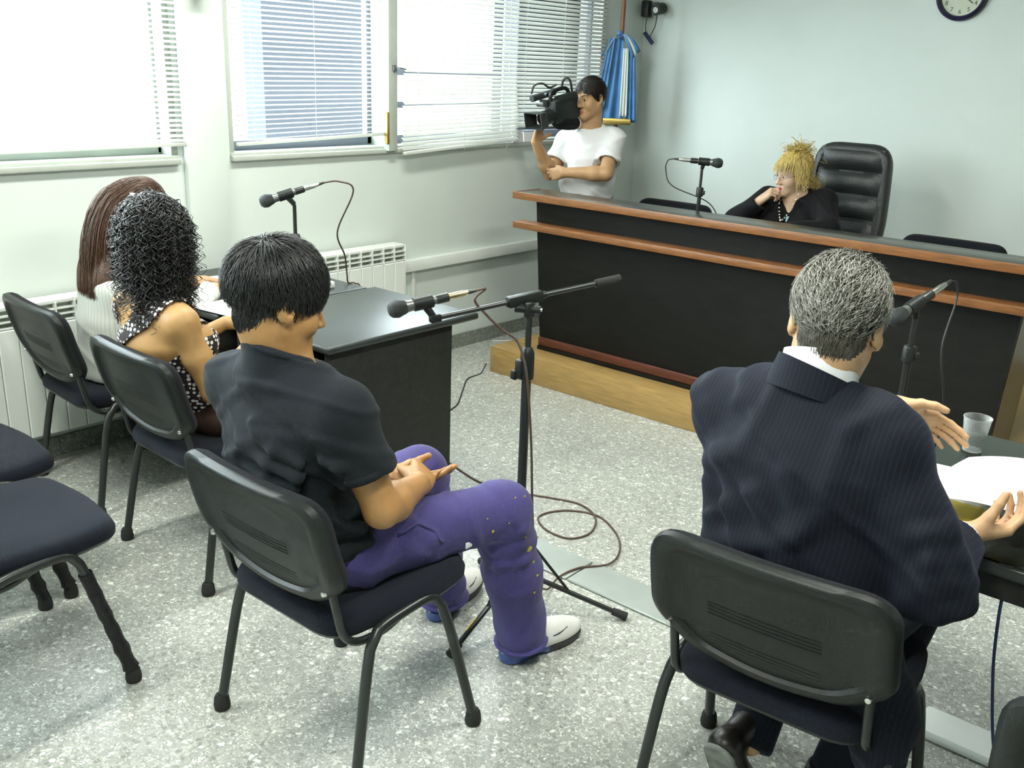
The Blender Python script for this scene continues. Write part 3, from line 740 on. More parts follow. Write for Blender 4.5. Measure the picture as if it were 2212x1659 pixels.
cable('microphone_cable', 'brown cable arching from the left table microphone to the tabletop', [PLUG1, PLUG1 + Vector((0.03, 0.05, 0.004)), PLUG1 + Vector((0.045, 0.11, -0.035)), (-3.135, 2.56, 1.02), (-3.20, 2.65, 0.90), (-3.265, 2.715, 0.80), (-3.275, 2.73, 0.756), (-3.27, 2.762, 0.75), (-3.27, 2.80, 0.70), (-3.28, 2.81, 0.4), (-3.3, 2.85, 0.02), (-3.4, 2.95, 0.005)], 0.0035, 'cable_brown')
cable('microphone_cable', 'dark cable looping behind the bench microphone', [PLUG2, PLUG2 + Vector((-0.03, -0.01, -0.01)), PLUG2 + Vector((-0.045, 0.0, -0.06)), PLUG2 + Vector((-0.01, 0.02, -0.14)), (-2.51, 4.49, 1.07), (-2.44, 4.50, 1.0), (-2.38, 4.50, 0.90), (-2.35, 4.50, 0.885)], 0.003, 'cable_black')
cable('microphone_cable', 'black cable dropping from the suited man\'s microphone', [PLUG3, PLUG3 + Vector((0.01, 0.025, -0.01)), PLUG3 + Vector((0.015, 0.035, -0.06)), (-0.775, 2.83, 0.98), (-0.755, 2.85, 0.85), (-0.745, 2.875, 0.755), (-0.745, 2.885, 0.70), (-0.75, 2.89, 0.3), (-0.76, 2.9, 0.01)], 0.003, 'cable_black')
cable('floor_cable', 'thin dark cable running along the floor to the platform corner', [(-3.56, 3.99, 0.05), (-3.55, 3.93, 0.004), (-3.53, 3.80, 0.004), (-3.40, 3.62, 0.004), (-3.25, 3.40, 0.004), (-3.2, 3.1, 0.004)], 0.0035, 'cable_black')
cable('blue_cable', 'blue cable hanging from the glass-topped table edge', [(-0.36, 2.10, 0.70), (-0.355, 2.085, 0.60), (-0.34, 2.09, 0.45), (-0.30, 2.10, 0.25), (-0.22, 2.12, 0.06), (-0.14, 2.13, 0.005), (0.1, 2.16, 0.004)], 0.0035, 'cable_blue')

# ================================================================== corner: flag, pole, webcam, clock
t = thing('flag', 'blue and white flag hanging from a wooden pole in the corner', 'flag', (-3.935, 5.68, 0))
MB().tube([(0, 0, 0.03), (0, 0, 2.35)], 0.0145, 14).build('pole', 'pole_wood', t)
MB().lathe([(0.13, 0), (0.13, 0.02), (0.05, 0.04), (0.02, 0.12)], 20).build('pole_base', 'pole_wood', t)
def drape(name, z0, z1, w0, w1, yoff, mat_, x0=0.0, ph=0.0, x1=0.0, amp=0.014):
    V = []; F = []; nu, nv = 19, 22
    dirx = Vector((0.83, 0.56, 0)); dn = Vector((0.56, -0.83, 0))   # faces the room
    for i in range(nv):
        q = i / (nv - 1); wv = w0 + (w1 - w0) * q; z = z0 + (z1 - z0) * q; cx = x0 + (x1 - x0) * q
        for j in range(nu):
            u = j / (nu - 1) - 0.5; dpt = yoff + amp * math.sin(u * 15 + ph + q * 1.2) * (0.25 + 0.75 * q)
            p = dirx * (cx + u * wv) + dn * dpt; V.append((p.x, p.y, z))
    for i in range(nv - 1):
        for j in range(nu - 1): F.append([i * nu + j, i * nu + j + 1, (i + 1) * nu + j + 1, (i + 1) * nu + j])
    me = bpy.data.meshes.new(name); me.from_pydata(V, [], F); me.update()
    o = link_mesh(name, me, mat_, t, 180); md = o.modifiers.new('thick', 'SOLIDIFY'); md.thickness = 0.002; return o
drape('flag_fold', 1.90, 1.36, 0.08, 0.19, 0.036, 'flag_blue', -0.02, 0.4, -0.05)
drape('white_stripe', 1.84, 1.40, 0.034, 0.050, 0.058, 'flag_white', 0.035, 0.0, 0.045, 0.004)
drape('flag_fold', 1.88, 1.36, 0.04, 0.075, 0.048, 'flag_blue', 0.07, 2.0, 0.10, 0.008)
drape('flag_fold', 1.90, 1.45, 0.04, 0.07, 0.050, 'flag_blue', -0.06, 1.0, -0.12, 0.006)
# bow loops
for sx, ln in ((-1, 1.0), (1, 1.0)):
    for k, (mt, o_) in enumerate((('flag_blue', -0.030), ('flag_white', 0.0), ('flag_blue', 0.030))):
        V = []; F = []; dirx = Vector((0.83, 0.56, 0)); dn = Vector((0.56, -0.83, 0))
        for i in range(12):
            q = i / 11; cx = sx * (0.004 + 0.10 * q); cz = 1.925 - 0.115 * q * q - 0.01 * q; bow = 0.068 + 0.022 * math.sin(q * PI)
            wv = (0.004 + 0.013 * q); nx = Vector((0.7 * sx, 0.9)).normalized()
            for j in (-1, 1):
                p = dirx * (cx + (o_ * q * 1.0 + j * wv) * nx.x * sx) + dn * bow; V.append((p.x, p.y, cz + (o_ * q + j * wv) * nx.y * 1.0 * (1 if sx > 0 else 1) * 0.7))
        for i in range(11): F.append([2 * i, 2 * i + 1, 2 * i + 3, 2 * i + 2])
        me = bpy.data.meshes.new('bow_ribbon'); me.from_pydata(V, [], F); o = link_mesh('bow_ribbon', me, mt, t, 180); md = o.modifiers.new('thick', 'SOLIDIFY'); md.thickness = 0.002
kn = MB(); kn.lathe([(0.0, -0.03), (0.018, -0.02), (0.022, 0.0), (0.016, 0.02), (0.0, 0.03)], 14, Matrix.Translation((0.02, -0.05, 1.925))); kn.build('bow_knot', 'flag_blue', t)
MB().box((-0.09, -0.085, 1.345), (0.10, -0.045, 1.385), 0.004, M=R4(0, 0, 0.59)).build('gold_fringe', 'brass', t)

t = thing('wall_camera', 'small black webcam and adapter fixed high in the corner', 'webcam', (-3.97, 6.06, 2.08))
MB().cbox((-0.0, -0.05, 0.03), (0.06, 0.06, 0.11), 0.012).build('camera_body', 'black_plastic', t)
MB().tube([(0.05, -0.05, 0.06), (0.10, -0.05, 0.06)], 0.012, 10).build('camera_arm', 'mic_grey', t)
MB().tube([(0.105, -0.015, 0.035), (0.105, -0.10, 0.02)], 0.038, 18).build('camera_lens', 'black_plastic', t)
MB().tube([(0.105, -0.09, 0.02), (0.105, -0.103, 0.018)], 0.02, 16).build('lens_glass', 'chrome', t)
MB().tube([(-0.015, -0.03, -0.125), (0.055, -0.03, -0.195)], 0.014, 10).build('cable_adapter', 'cable_blue', t)
MB().tube(bez([(0.0, -0.04, -0.03), (-0.01, -0.035, -0.08), (-0.005, -0.03, -0.125)], 6), 0.003, 6).build('adapter_wire', 'cable_black', t)
MB().tube(bez([(0.09, -0.05, 0.0), (0.07, -0.035, -0.08), (0.03, -0.03, -0.15)], 6), 0.003, 6).build('adapter_wire', 'cable_black', t)

# clock
t = thing('wall_clock', 'round wall clock with dark navy rim on the back wall', 'clock', (-1.897, BY, 2.176))
Mc = R4(math.pi / 2)
MB().lathe([(0.112, 0.012), (0.118, 0.034), (0.128, 0.040), (0.139, 0.030), (0.142, 0.0)], 48, Mc).build('rim', 'clock_rim', t)
MB().lathe([(0.0, 0.014), (0.116, 0.014)], 48, Mc, cap=False).build('dial', 'clock_face', t)
def text(s, size, M, name, m, parent):
    cu = bpy.data.curves.new(name, 'FONT'); cu.body = s; cu.size = size; cu.align_x = 'CENTER'; cu.align_y = 'CENTER'; cu.extrude = 0.0006
    tmp = bpy.data.objects.new('tmp', cu); COL.objects.link(tmp)
    me = bpy.data.meshes.new_from_object(tmp.evaluated_get(bpy.context.evaluated_depsgraph_get())); bpy.data.objects.remove(tmp); bpy.data.curves.remove(cu)
    me.transform(M); o = link_mesh(name, me, m, parent, None); return o
for k in range(1, 13):
    a = math.radians(90 - 30 * k)
    text(str(k), 0.034, Matrix.Translation((0.092 * math.cos(a), -0.0155, 0.092 * math.sin(a))) @ R4(math.pi / 2), 'numeral', 'clock_ink', t)
for a, L_, w_ in ((0.6, 0.05, 0.004), (2.2, 0.078, 0.003)):
    MB().box((-w_, -0.0185, -0.01), (w_, -0.0165, L_), M=R4(0, a, 0)).build('clock_hand', 'clock_ink', t, None)

# ================================================================== papers, cup, folders
def sheet(name, label, cx, cy, z, w_, h_, rz, mt='paper', curl=0.0, thick=0.001, cat='paper'):
    V = []; F = []; n = 12
    for i in range(n):
        for j in range(n):
            x = (i / (n - 1) - 0.5) * w_; y = (j / (n - 1) - 0.5) * h_
            V.append((x, y, curl * ((j / (n - 1)) ** 2) + 0.2 * curl * (i / (n - 1)) ** 2))
    for i in range(n - 1):
        for j in range(n - 1): F.append([i * n + j, (i + 1) * n + j, (i + 1) * n + j + 1, i * n + j + 1])
    me = bpy.data.meshes.new(name); me.from_pydata(V, [], F); me.update(); o = link_mesh(name, me, mt, None, 180)
    md = o.modifiers.new('thick', 'SOLIDIFY'); md.thickness = thick; md.offset = 1
    o.location = (cx, cy, z); o.rotation_euler = (0, 0, rz); return tag(o, label, cat)
sheet('paper_sheet', 'white sheet of paper on the left table before the women', -3.20, 2.10, 0.7545, 0.30, 0.21, 0.12)
sheet('paper_sheet', 'white papers on the far table near the wall', -3.60, 2.30, 0.7515, 0.34, 0.26, -0.15, thick=0.004)
sheet('folder', 'black folder lying under the sheet on the left table', -3.10, 2.085, 0.751, 0.34, 0.12, 0.12, 'folder_black', 0, 0.003, 'folder')
nb_ = MB().box((-0.05, -0.035, 0), (0.05, 0.035, 0.028), 0.004).build('note_block', 'paper', None, 40, (-3.30, 2.60, 0.7505)); tag(nb_, 'small white note block behind the young man\'s face', 'note block')
# bench papers are hidden; cup on the right table
t = thing('plastic_cup', 'clear plastic cup half full of water on the glass table', 'cup', (-0.612, 2.69, 0.7488))
MB().lathe([(0.0, 0.0), (0.024, 0.0), (0.0255, 0.002), (0.0355, 0.092), (0.0372, 0.0945), (0.0365, 0.097), (0.0345, 0.0955), (0.0338, 0.092), (0.0242, 0.004), (0.0, 0.0035)], 36).build('cup', 'cup_plastic', t, 60)
MB().lathe([(0.0, 0.0045), (0.0238, 0.0045), (0.0292, 0.052), (0.0, 0.052)], 36).build('water', 'water', t, 40)

# ================================================================== body surfaces from smooth distance fields
def nv(v): v = np.asarray(v, float); return v / (np.linalg.norm(v) + 1e-12)
A_ = lambda *p: np.array(p, float)
class SDF:
    def __init__(s): s.p = []
    def _push(s, fn, c, R, k, op): s.p.append((fn, np.asarray(c, float), float(R), k, op)); return s
    def cone(s, a, b, ra, rb, k=0.02, op='add', side=None, sc=1.0):
        """tapered capsule; side/sc widen the section along one direction"""
        a = np.asarray(a, float); b = np.asarray(b, float); sd = nv(side) if side is not None else None
        def fn(P):
            if sd is not None:
                m = (a + b) / 2; w_ = (P - m) @ sd; P = P - np.outer(w_ * (1 - 1 / sc), sd)
                def q(x): ww = (x - m) @ sd; return x - ww * (1 - 1 / sc) * sd
                a2, b2 = q(a), q(b)
            else: a2, b2 = a, b
            ab = b2 - a2; t = np.clip(((P - a2) @ ab) / max(ab @ ab, 1e-9), 0, 1)
            return np.linalg.norm(P - a2 - t[:, None] * ab, axis=1) - (ra + (rb - ra) * t)
        return s._push(fn, (a + b) / 2, np.linalg.norm(b - a) / 2 + max(ra, rb) * max(1, sc), k, op)
    def chain(s, pts, rs, k=0.02, op='add'):
        for i in range(len(pts) - 1): s.cone(pts[i], pts[i + 1], rs[i], rs[i + 1], k, op)
        return s
    def ell(s, c, rad, k=0.02, op='add', F=None):
        c = np.asarray(c, float); rad = np.asarray(rad, float); M = np.eye(3) if F is None else np.asarray(F, float)  # rows = axes
        def fn(P):
            q = (P - c) @ M.T; k0 = np.linalg.norm(q / rad, axis=1); k1 = np.linalg.norm(q / rad ** 2, axis=1)
            return np.where(k1 > 1e-6, k0 * (k0 - 1) / np.maximum(k1, 1e-6), -rad.min())
        return s._push(fn, c, rad.max(), k, op)
    def box(s, c, half, r, k=0.02, op='add', F=None):
        c = np.asarray(c, float); half = np.asarray(half, float); M = np.eye(3) if F is None else np.asarray(F, float)
        def fn(P):
            q = np.abs((P - c) @ M.T) - (half - r)
            return np.linalg.norm(np.maximum(q, 0), axis=1) + np.minimum(q.max(axis=1), 0) - r
        return s._push(fn, c, np.linalg.norm(half), k, op)
    def half(s, p, n, k=0.004, c=None, R=9.0):
        """cut away everything on the +n side of the plane (within R of c)"""
        p = np.asarray(p, float); n = nv(n); c = p if c is None else np.asarray(c, float)
        def fn(P):
            d = (p - P) @ n
            if R < 9: d = np.where(np.linalg.norm(P - c, axis=1) < R, d, 1.0)
            return d
        return s._push(fn, c, R, k, 'sub')
    def fold(s, pts, r=0.012, depth=0.006, k=0.012):
        """a raised crease along a polyline"""
        return s.chain(pts, [r] * len(pts), k)
    def disp(s, f): s.p.append((f, None, 0, 0, 'disp')); return s
    def _acc(s, d, q, k, op):
        if op == 'add':
            h = np.maximum(k - np.abs(d - q), 0) / max(k, 1e-6); return np.minimum(d, q) - h * h * k * 0.25
        q = -q
        h = np.maximum(k - np.abs(d - q), 0) / max(k, 1e-6); return np.maximum(d, q) + h * h * k * 0.25
    def ev(s, P):
        d = np.full(len(P), 1.0)
        for fn, c, R, k, op in s.p:
            d = d + fn(P) if op == 'disp' else s._acc(d, fn(P), k, op)
        return d
    def mesh(s, h):
        lo = np.full(3, 1e9); hi = np.full(3, -1e9)
        for fn, c, R, k, op in s.p:
            if op == 'add': lo = np.minimum(lo, c - R); hi = np.maximum(hi, c + R)
        lo -= 3 * h; hi += 3 * h; B = 8
        nb = np.ceil((hi - lo) / (h * B)).astype(int); n = nb * B
        gi = np.stack(np.meshgrid(*[np.arange(x) for x in nb], indexing='ij'), -1).reshape(-1, 3)
        cen = lo + (gi * B + (B - 1) / 2) * h
        dc = s.ev(cen); act = np.abs(dc) < B * h * 0.87 * 1.7 + 0.01
        D = np.repeat(np.repeat(np.repeat(np.where(dc < 0, -1.0, 1.0).reshape(nb), B, 0), B, 1), B, 2).astype(np.float32)
        ai = gi[act]; ac = cen[act]; m = len(ai)
        o = np.stack(np.meshgrid(*[np.arange(B)] * 3, indexing='ij'), -1).reshape(-1, 3)
        P = lo + (ai[:, None, :] * B + o[None]) * h          # m,512,3
        d = np.full((m, B ** 3), 1.0); br = B * h * 0.87
        for fn, c, R, k, op in s.p:
            if op == 'disp':
                d += fn(P.reshape(-1, 3)).reshape(m, -1); continue
            sel = np.nonzero(np.linalg.norm(ac - c, axis=1) < R + br + max(k, 0.03))[0]
            if len(sel) == 0: continue
            q = fn(P[sel].reshape(-1, 3)).reshape(len(sel), -1); d[sel] = s._acc(d[sel], q, k, op)
        Db = D.reshape(nb[0], B, nb[1], B, nb[2], B).transpose(0, 2, 4, 1, 3, 5)
        Db[ai[:, 0], ai[:, 1], ai[:, 2]] = d.reshape(m, B, B, B)
        D = np.ascontiguousarray(Db.transpose(0, 3, 1, 4, 2, 5)).reshape(n)
        return nets(D, lo, h)
def nets(D, lo, h):
    I = (D < 0); c = np.zeros(tuple(x - 1 for x in D.shape), np.uint8)
    sl = lambda a, e: slice(a, e)
    offs = [(i, j, k) for i in (0, 1) for j in (0, 1) for k in (0, 1)]
    sh = D.shape
    vw = lambda X, o: X[o[0]:sh[0] - 1 + o[0], o[1]:sh[1] - 1 + o[1], o[2]:sh[2] - 1 + o[2]]
    for o in offs: c += vw(I, o)
    cells = np.argwhere((c > 0) & (c < 8)); m = len(cells)
    idx = np.full(c.shape, -1, np.int64); idx[cells[:, 0], cells[:, 1], cells[:, 2]] = np.arange(m)
    val = {o: D[cells[:, 0] + o[0], cells[:, 1] + o[1], cells[:, 2] + o[2]].astype(float) for o in offs}
    acc = np.zeros((m, 3)); cnt = np.zeros(m)
    for o in offs:
        for ax in range(3):
            if o[ax]: continue
            o2 = list(o); o2[ax] = 1; o2 = tuple(o2); a = val[o]; b = val[o2]; x = (a < 0) != (b < 0)
            t = np.where(x, a / np.where(x, a - b, 1.0), 0); p = np.tile(np.array(o, float), (m, 1)); p[:, ax] = t
            acc += np.where(x[:, None], p, 0); cnt += x
    V = lo + (cells + acc / cnt[:, None]) * h
    Fs = []
    for ax in range(3):
        u, w_ = [(1, 2), (2, 0), (0, 1)][ax]
        a = [slice(1, sh[0] - 1)] * 3; a = [slice(1, x - 1) for x in sh]; b = list(a); a[ax] = slice(0, sh[ax] - 1); b[ax] = slice(1, sh[ax])
        X = I[tuple(a)]; Yv = I[tuple(b)]; e = np.argwhere(X != Yv)
        if len(e) == 0: continue
        off = np.array([0 if i == ax else 1 for i in range(3)]); g = e + off
        inside = X[e[:, 0], e[:, 1], e[:, 2]]
        def ci(du, dw):
            q = g.copy(); q[:, u] -= du; q[:, w_] -= dw; return idx[q[:, 0], q[:, 1], q[:, 2]]
        Q = np.stack([ci(1, 1), ci(0, 1), ci(0, 0), ci(1, 0)], 1)
        Q[~inside] = Q[~inside][:, ::-1]; Fs.append(Q)
    F = np.concatenate(Fs); return V, F[(F >= 0).all(1)]

def fcent(V, F): return V[F].mean(1)
class Frame:
    """right / forward / up frame at o"""
    def __init__(s, o, f, up=(0, 0, 1), roll=0.0):
        s.o = np.asarray(o, float); s.f = nv(f); s.r = nv(np.cross(s.f, up)); s.u = np.cross(s.r, s.f)
        if roll: c, n_ = math.cos(roll), math.sin(roll); s.r, s.u = s.r * c + s.u * n_, s.u * c - s.r * n_
        s.M = np.stack([s.r, s.f, s.u])
    def __call__(s, x, y, z): return s.o + s.r * x + s.f * y + s.u * z
    def loc(s, P): return (np.asarray(P) - s.o) @ s.M.T
def dirp(yaw, pitch):
    """yaw 0 = +y, positive turns toward -x; pitch positive looks up"""
    y, p = math.radians(yaw), math.radians(pitch); return A_(-math.sin(y) * math.cos(p), math.cos(y) * math.cos(p), math.sin(p))

def head(s, H, sc=1.0, female=False, detail=True):
    h = lambda x, y, z: H(x * sc, y * sc, z * sc); M = H.M; e = lambda c, r, **k: s.ell(h(*c), np.array(r) * sc, F=M, **k)
    jw = 0.9 if female else 1.0
    e((0, -0.012, 0.036), (0.076, 0.096, 0.085)); e((0, 0.030, -0.028), (0.061, 0.060, 0.084), k=0.03)
    for x in (-1, 1):
        s.cone(h(x * 0.050 * jw, 0.0, -0.055), h(x * 0.014, 0.072, -0.100), 0.020 * sc, 0.018 * sc, 0.035)
        e((x * 0.040, 0.058, -0.034), (0.024, 0.026, 0.026), k=0.025)
    e((0, 0.076, -0.100), (0.022 * jw, 0.018, 0.018), k=0.02)
    s.cone(h(-0.032, 0.080, 0.018), h(0.032, 0.080, 0.018), 0.012 * sc, 0.012 * sc, 0.02)
    if detail:
        for x in (-1, 1):
            e((x * 0.031, 0.103, 0.000), (0.020, 0.016, 0.011), k=0.014, op='sub')
            e((x * 0.031, 0.0745, -0.001), (0.0155, 0.0135, 0.0120), k=0.004)
    s.cone(h(0, 0.088, 0.010), h(0, 0.112, -0.032), 0.0075 * sc, 0.0115 * sc, 0.014)
    for x in (-1, 1): e((x * 0.0115, 0.100, -0.037), (0.0085, 0.011, 0.0075), k=0.008)
    if detail:
        s.cone(h(-0.020, 0.086, -0.066), h(0.020, 0.086, -0.066), 0.0065 * sc, 0.0065 * sc, 0.010)
        s.cone(h(0, 0.093, -0.065), h(0, 0.0935, -0.066), 0.0068 * sc, 0.0068 * sc, 0.012)
        s.cone(h(-0.017, 0.086, -0.0775), h(0.017, 0.086, -0.0775), 0.0075 * sc, 0.0075 * sc, 0.010)
        s.cone(h(-0.026, 0.096, -0.0715), h(0.026, 0.096, -0.0715), 0.0028 * sc, 0.0028 * sc, 0.004, 'sub')
    for x in (-1, 1):
        f2 = nv(H.f + H.r * x * 0.45); r2 = nv(np.cross(f2, H.u)); Me = np.stack([r2, f2, nv(H.u - H.f * 0.15)])
        s.ell(h(x * 0.080, -0.012, -0.006), np.array((0.0085, 0.0205, 0.0315)) * sc, 0.010, F=Me)
        s.ell(h(x * 0.088, -0.004, -0.002), np.array((0.0060, 0.0115, 0.020)) * sc, 0.006, 'sub', F=Me)
        s.ell(h(x * 0.079, 0.0, -0.032), np.array((0.0065, 0.0085, 0.010)) * sc, 0.008, F=Me)
def hand(s, wrist, d, n, thumb, curls, sc=1.0, thumb_pose=(0.75, 0.25), spread=1.0):
    """d wrist->fingers, n palm normal, thumb = +1/-1 side along cross(d,n); curls = 4 x (a1,a2,a3)"""
    d = nv(d); n = nv(np.asarray(n) - d * np.dot(n, d)); l = np.cross(d, n) * thumb; w = np.asarray(wrist, float)
    lat = (0.030, 0.0105, -0.0095, -0.028); fo = (0.088, 0.092, 0.088, 0.079)
    LN = ((0.042, 0.026, 0.021), (0.046, 0.030, 0.022), (0.043, 0.027, 0.021), (0.034, 0.020, 0.018)); tips = []
    for i in range(4):
        b = w + (d * fo[i] + l * lat[i] * spread) * sc
        s.cone(w + (d * 0.008 + l * lat[i] * 0.55) * sc, b, 0.0165 * sc, 0.0115 * sc, 0.014)
        a = 0.0; p = b; r = 0.0094 if i < 3 else 0.0080
        dd = nv(d + l * lat[i] * 2.2 * (spread - 0.8))
        for j in range(3):
            a += curls[i][j]; q = p + (dd * math.cos(a) + n * math.sin(a)) * LN[i][j] * sc
            s.cone(p, q, r * sc, (r - 0.0010) * sc, 0.004); p = q; r -= 0.0009
        tips.append(p)
    s.ell(w + (d * 0.045 + n * 0.004) * sc, np.array((0.036, 0.045, 0.0135)) * sc, 0.014, F=np.stack([l, d, n]))
    t0 = w + (d * 0.020 + l * 0.022 + n * 0.006) * sc; to, tn = thumb_pose
    t1 = t0 + nv(d * 0.75 + l * to + n * tn) * 0.040 * sc; t2 = t1 + nv(d * 0.95 + l * to * 0.55 + n * tn * 1.3) * 0.032 * sc; t3 = t2 + nv(d * 1.0 + l * to * 0.15 + n * tn * 1.5) * 0.026 * sc
    s.cone(t0, t1, 0.0175 * sc, 0.0125 * sc, 0.016); s.cone(t1, t2, 0.0120 * sc, 0.0105 * sc, 0.006); s.cone(t2, t3, 0.0105 * sc, 0.0088 * sc, 0.004)
    return tips
def arm(s, sh, el, wr, r=(0.050, 0.040, 0.043, 0.028), k=0.02):
    sh, el, wr = map(lambda x: np.asarray(x, float), (sh, el, wr))
    s.cone(sh, sh + (el - sh) * 0.5, r[0], r[0] * 0.97, k); s.cone(sh + (el - sh) * 0.5, el, r[0] * 0.97, r[1], k)
    m = el + (wr - el) * 0.28; s.cone(el, m, r[1], r[2], k); s.cone(m, wr, r[2], r[3], k)
def creases(dirs, amp, seed=0):
    """soft cloth undulation: sum of warped waves"""
    g = np.random.default_rng(seed); ph = g.uniform(0, 6.28, 12)
    def f(P):
        o = 0
        for i, (v, fr) in enumerate(dirs):
            v = nv(v); x = P @ v * fr + ph[i] + 1.6 * np.sin(P[:, 2] * 13 + ph[i + 3] + P[:, 0] * 7) + 1.1 * np.sin(P[:, 1] * 17 + ph[i + 5])
            o = o + np.maximum(np.sin(x), -0.2) ** 3
        return -amp * o
    return f

# ---- hair strands: S strands x n points -> thin three-sided ribbons
def strands_mesh(P, N, r0, r1=0.0004, flat=0.6, rad=None):
    S_, n, _ = P.shape
    T = np.gradient(P, axis=1); T /= np.linalg.norm(T, axis=2, keepdims=True) + 1e-9
    B = np.cross(T, N); B /= np.linalg.norm(B, axis=2, keepdims=True) + 1e-9; N2 = np.cross(B, T)
    rr = (np.linspace(1, 0, n) ** 0.6 * (r0 - r1) + r1)[None, :, None]
    if rad is not None: rr = rr * rad[:, None, None]
    V = np.stack([P + B * rr, P - B * rr, P + N2 * rr * flat], 2).reshape(-1, 3)
    i = (np.arange(S_)[:, None] * n + np.arange(n - 1)[None]).reshape(-1) * 3
    F = np.concatenate([np.stack([i + a, i + b, i + b + 3, i + a + 3], 1) for a, b in ((0, 2), (2, 1), (1, 0))])
    return V, F
def scalp_strands(H, rad, cen, num, mask, flow, L, n=7, lift=(0.0, 0.006), r0=0.0011, seed=0, jit=0.25, lenvar=0.35, wave=0.0):
    """hair lying on an ellipsoid (head frame, radii rad at cen); flow(q)->direction in head frame"""
    g = np.random.default_rng(seed); out = []
    rad = np.asarray(rad, float); cen = np.asarray(cen, float)
    q = g.normal(size=(num * 4, 3)); q /= np.linalg.norm(q, axis=1, keepdims=True); pts = q * rad
    keep = mask(pts + cen); q = q[keep][:num]; m = len(q)
    ln = L * (1 + lenvar * g.uniform(-1, 1, m)); J = g.normal(size=(m, 3)) * jit; lf = lift[0] + (lift[1] - lift[0]) * g.uniform(0, 1, m)
    P = np.zeros((m, n, 3)); NN = np.zeros((m, n, 3)); cur = q.copy(); ph = g.uniform(0, 6.28, m)
    for i in range(n):
        nn = cur / rad; nn /= np.linalg.norm(nn, axis=1, keepdims=True)
        up = lf * (i / (n - 1)) ** 0.7
        P[:, i] = cur * rad + cen + nn * (up + 0.0005)[:, None]; NN[:, i] = nn
        fl = flow(P[:, i]) + J; fl = fl - nn * np.sum(fl * nn, 1, keepdims=True); fl /= np.linalg.norm(fl, axis=1, keepdims=True) + 1e-9
        if wave: fl = fl + np.cross(nn, fl) * (wave * np.sin(ph + i * 1.3))[:, None]
        cur = cur + fl * (ln / (n - 1))[:, None] / rad; cur /= np.linalg.norm(cur, axis=1, keepdims=True)
    W = H.o + P @ H.M; NW = NN @ H.M
    return W, NW
def join_meshes(parts):
    V = []; F = []; n = 0
    quads = []
    for v, f in parts: V.append(v); quads.append(f + n); n += len(v)
    return np.concatenate(V), np.concatenate(quads)
def person(label, base):
    return thing('person', label, 'person', tuple(base))
def put(root, name, V, F, mats, matidx=None, smooth=180):
    b = np.array(root.location); return mesh_np(name, V - b, F, mats, root, smooth, matidx)
def eyes(root, H, sc=1.0, iris='iris'):
    for x in (-1, 1):
        c = H(x * 0.031 * sc, 0.0755 * sc, -0.001 * sc); b = Vector(c) - root.location
        o = MB(); M = Matrix.Translation(b) @ Matrix([list(H.r), list(H.u), list(-H.f)]).transposed().to_4x4() @ R4(math.pi)
        o.lathe([(0.0, -0.0128), (0.006, -0.0113), (0.0105, -0.0073), (0.0128, 0.0), (0.0115, 0.0056)], 16, M, 0, cap=False); o.lathe([(0.0115, 0.0056), (0.0062, 0.0112)], 16, M, 0, cap=False); o.lathe([(0.0062, 0.0112), (0.0, 0.0130)], 16, M, 1, cap=False)
        o.build('eye', ['eye_white', iris], root, 180)
def skin(name, col, rough=0.5): mat(name, col, rough, sub=0.0, var=0.10, vscale=14, bump=0.08, bscale=300)
skin('skin_tan', (0.36, 0.190, 0.068)); skin('skin_light', (0.56, 0.34, 0.185)); skin('skin_pale', (0.62, 0.42, 0.28)); skin('skin_brown', (0.42, 0.24, 0.09)); skin('skin_olive', (0.47, 0.275, 0.135))
mat('lips', (0.36, 0.13, 0.085), 0.4); mat('lips_red', (0.30, 0.05, 0.05), 0.35); mat('eye_white', (0.6, 0.58, 0.52), 0.25); mat('iris', (0.02, 0.012, 0.008), 0.15)
mat('nail_red', (0.35, 0.02, 0.04), 0.25)
def hair_mat(name, col, rough=0.34, var=0.5, spec=0.6, col2=None):
    mat(name, col, rough, spec=spec, var=var, vscale=260, stretch=(1, 1, 0.25), col2=col2)
hair_mat('hair_black', (0.016, 0.018, 0.019), 0.36); hair_mat('hair_curly', (0.010, 0.011, 0.011), 0.32); hair_mat('hair_brown', (0.085, 0.042, 0.024), 0.38)
hair_mat('hair_grey', (0.36, 0.36, 0.32), 0.42, 0.6, 0.4, (0.09, 0.088, 0.075)); hair_mat('hair_grey_dark', (0.085, 0.078, 0.06), 0.45, 0.5, 0.4); hair_mat('hair_blonde', (0.72, 0.56, 0.19), 0.38, 0.4, 0.5, (0.45, 0.32, 0.10)); hair_mat('hair_darkbrown', (0.018, 0.013, 0.010), 0.4)
mat('tshirt_grey', (0.0150, 0.0190, 0.0235), 0.85, spec=0.12, sheen=0.04, var=0.12, vscale=5, bump=0.35, bscale=500)
mat('trousers_purple', (0.064, 0.054, 0.180), 0.8, spec=0.15, sheen=0.12, var=0.14, vscale=6, bump=0.3, bscale=350)
mat('paint_spot', (0.40, 0.36, 0.04), 0.6); mat('label_white', (0.75, 0.78, 0.8), 0.6)
mat('shoe_white', (0.72, 0.73, 0.70), 0.45, var=0.06, vscale=15); mat('shoe_blue', (0.03, 0.07, 0.26), 0.2, coat=0.6); mat('shoe_dark', (0.03, 0.03, 0.032), 0.5); mat('shoe_black', (0.014, 0.012, 0.011), 0.35)
mat('sole_grey', (0.20, 0.22, 0.20), 0.7, var=0.3, vscale=30)
mat('tshirt_white', (0.80, 0.81, 0.83), 0.8, var=0.03, vscale=6, bump=0.2, bscale=300)
mat('shirt_white', (0.84, 0.85, 0.88), 0.7); mat('jacket_black', (0.0085, 0.0085, 0.010), 0.75, spec=0.12, sheen=0.04, bump=0.2, bscale=300)
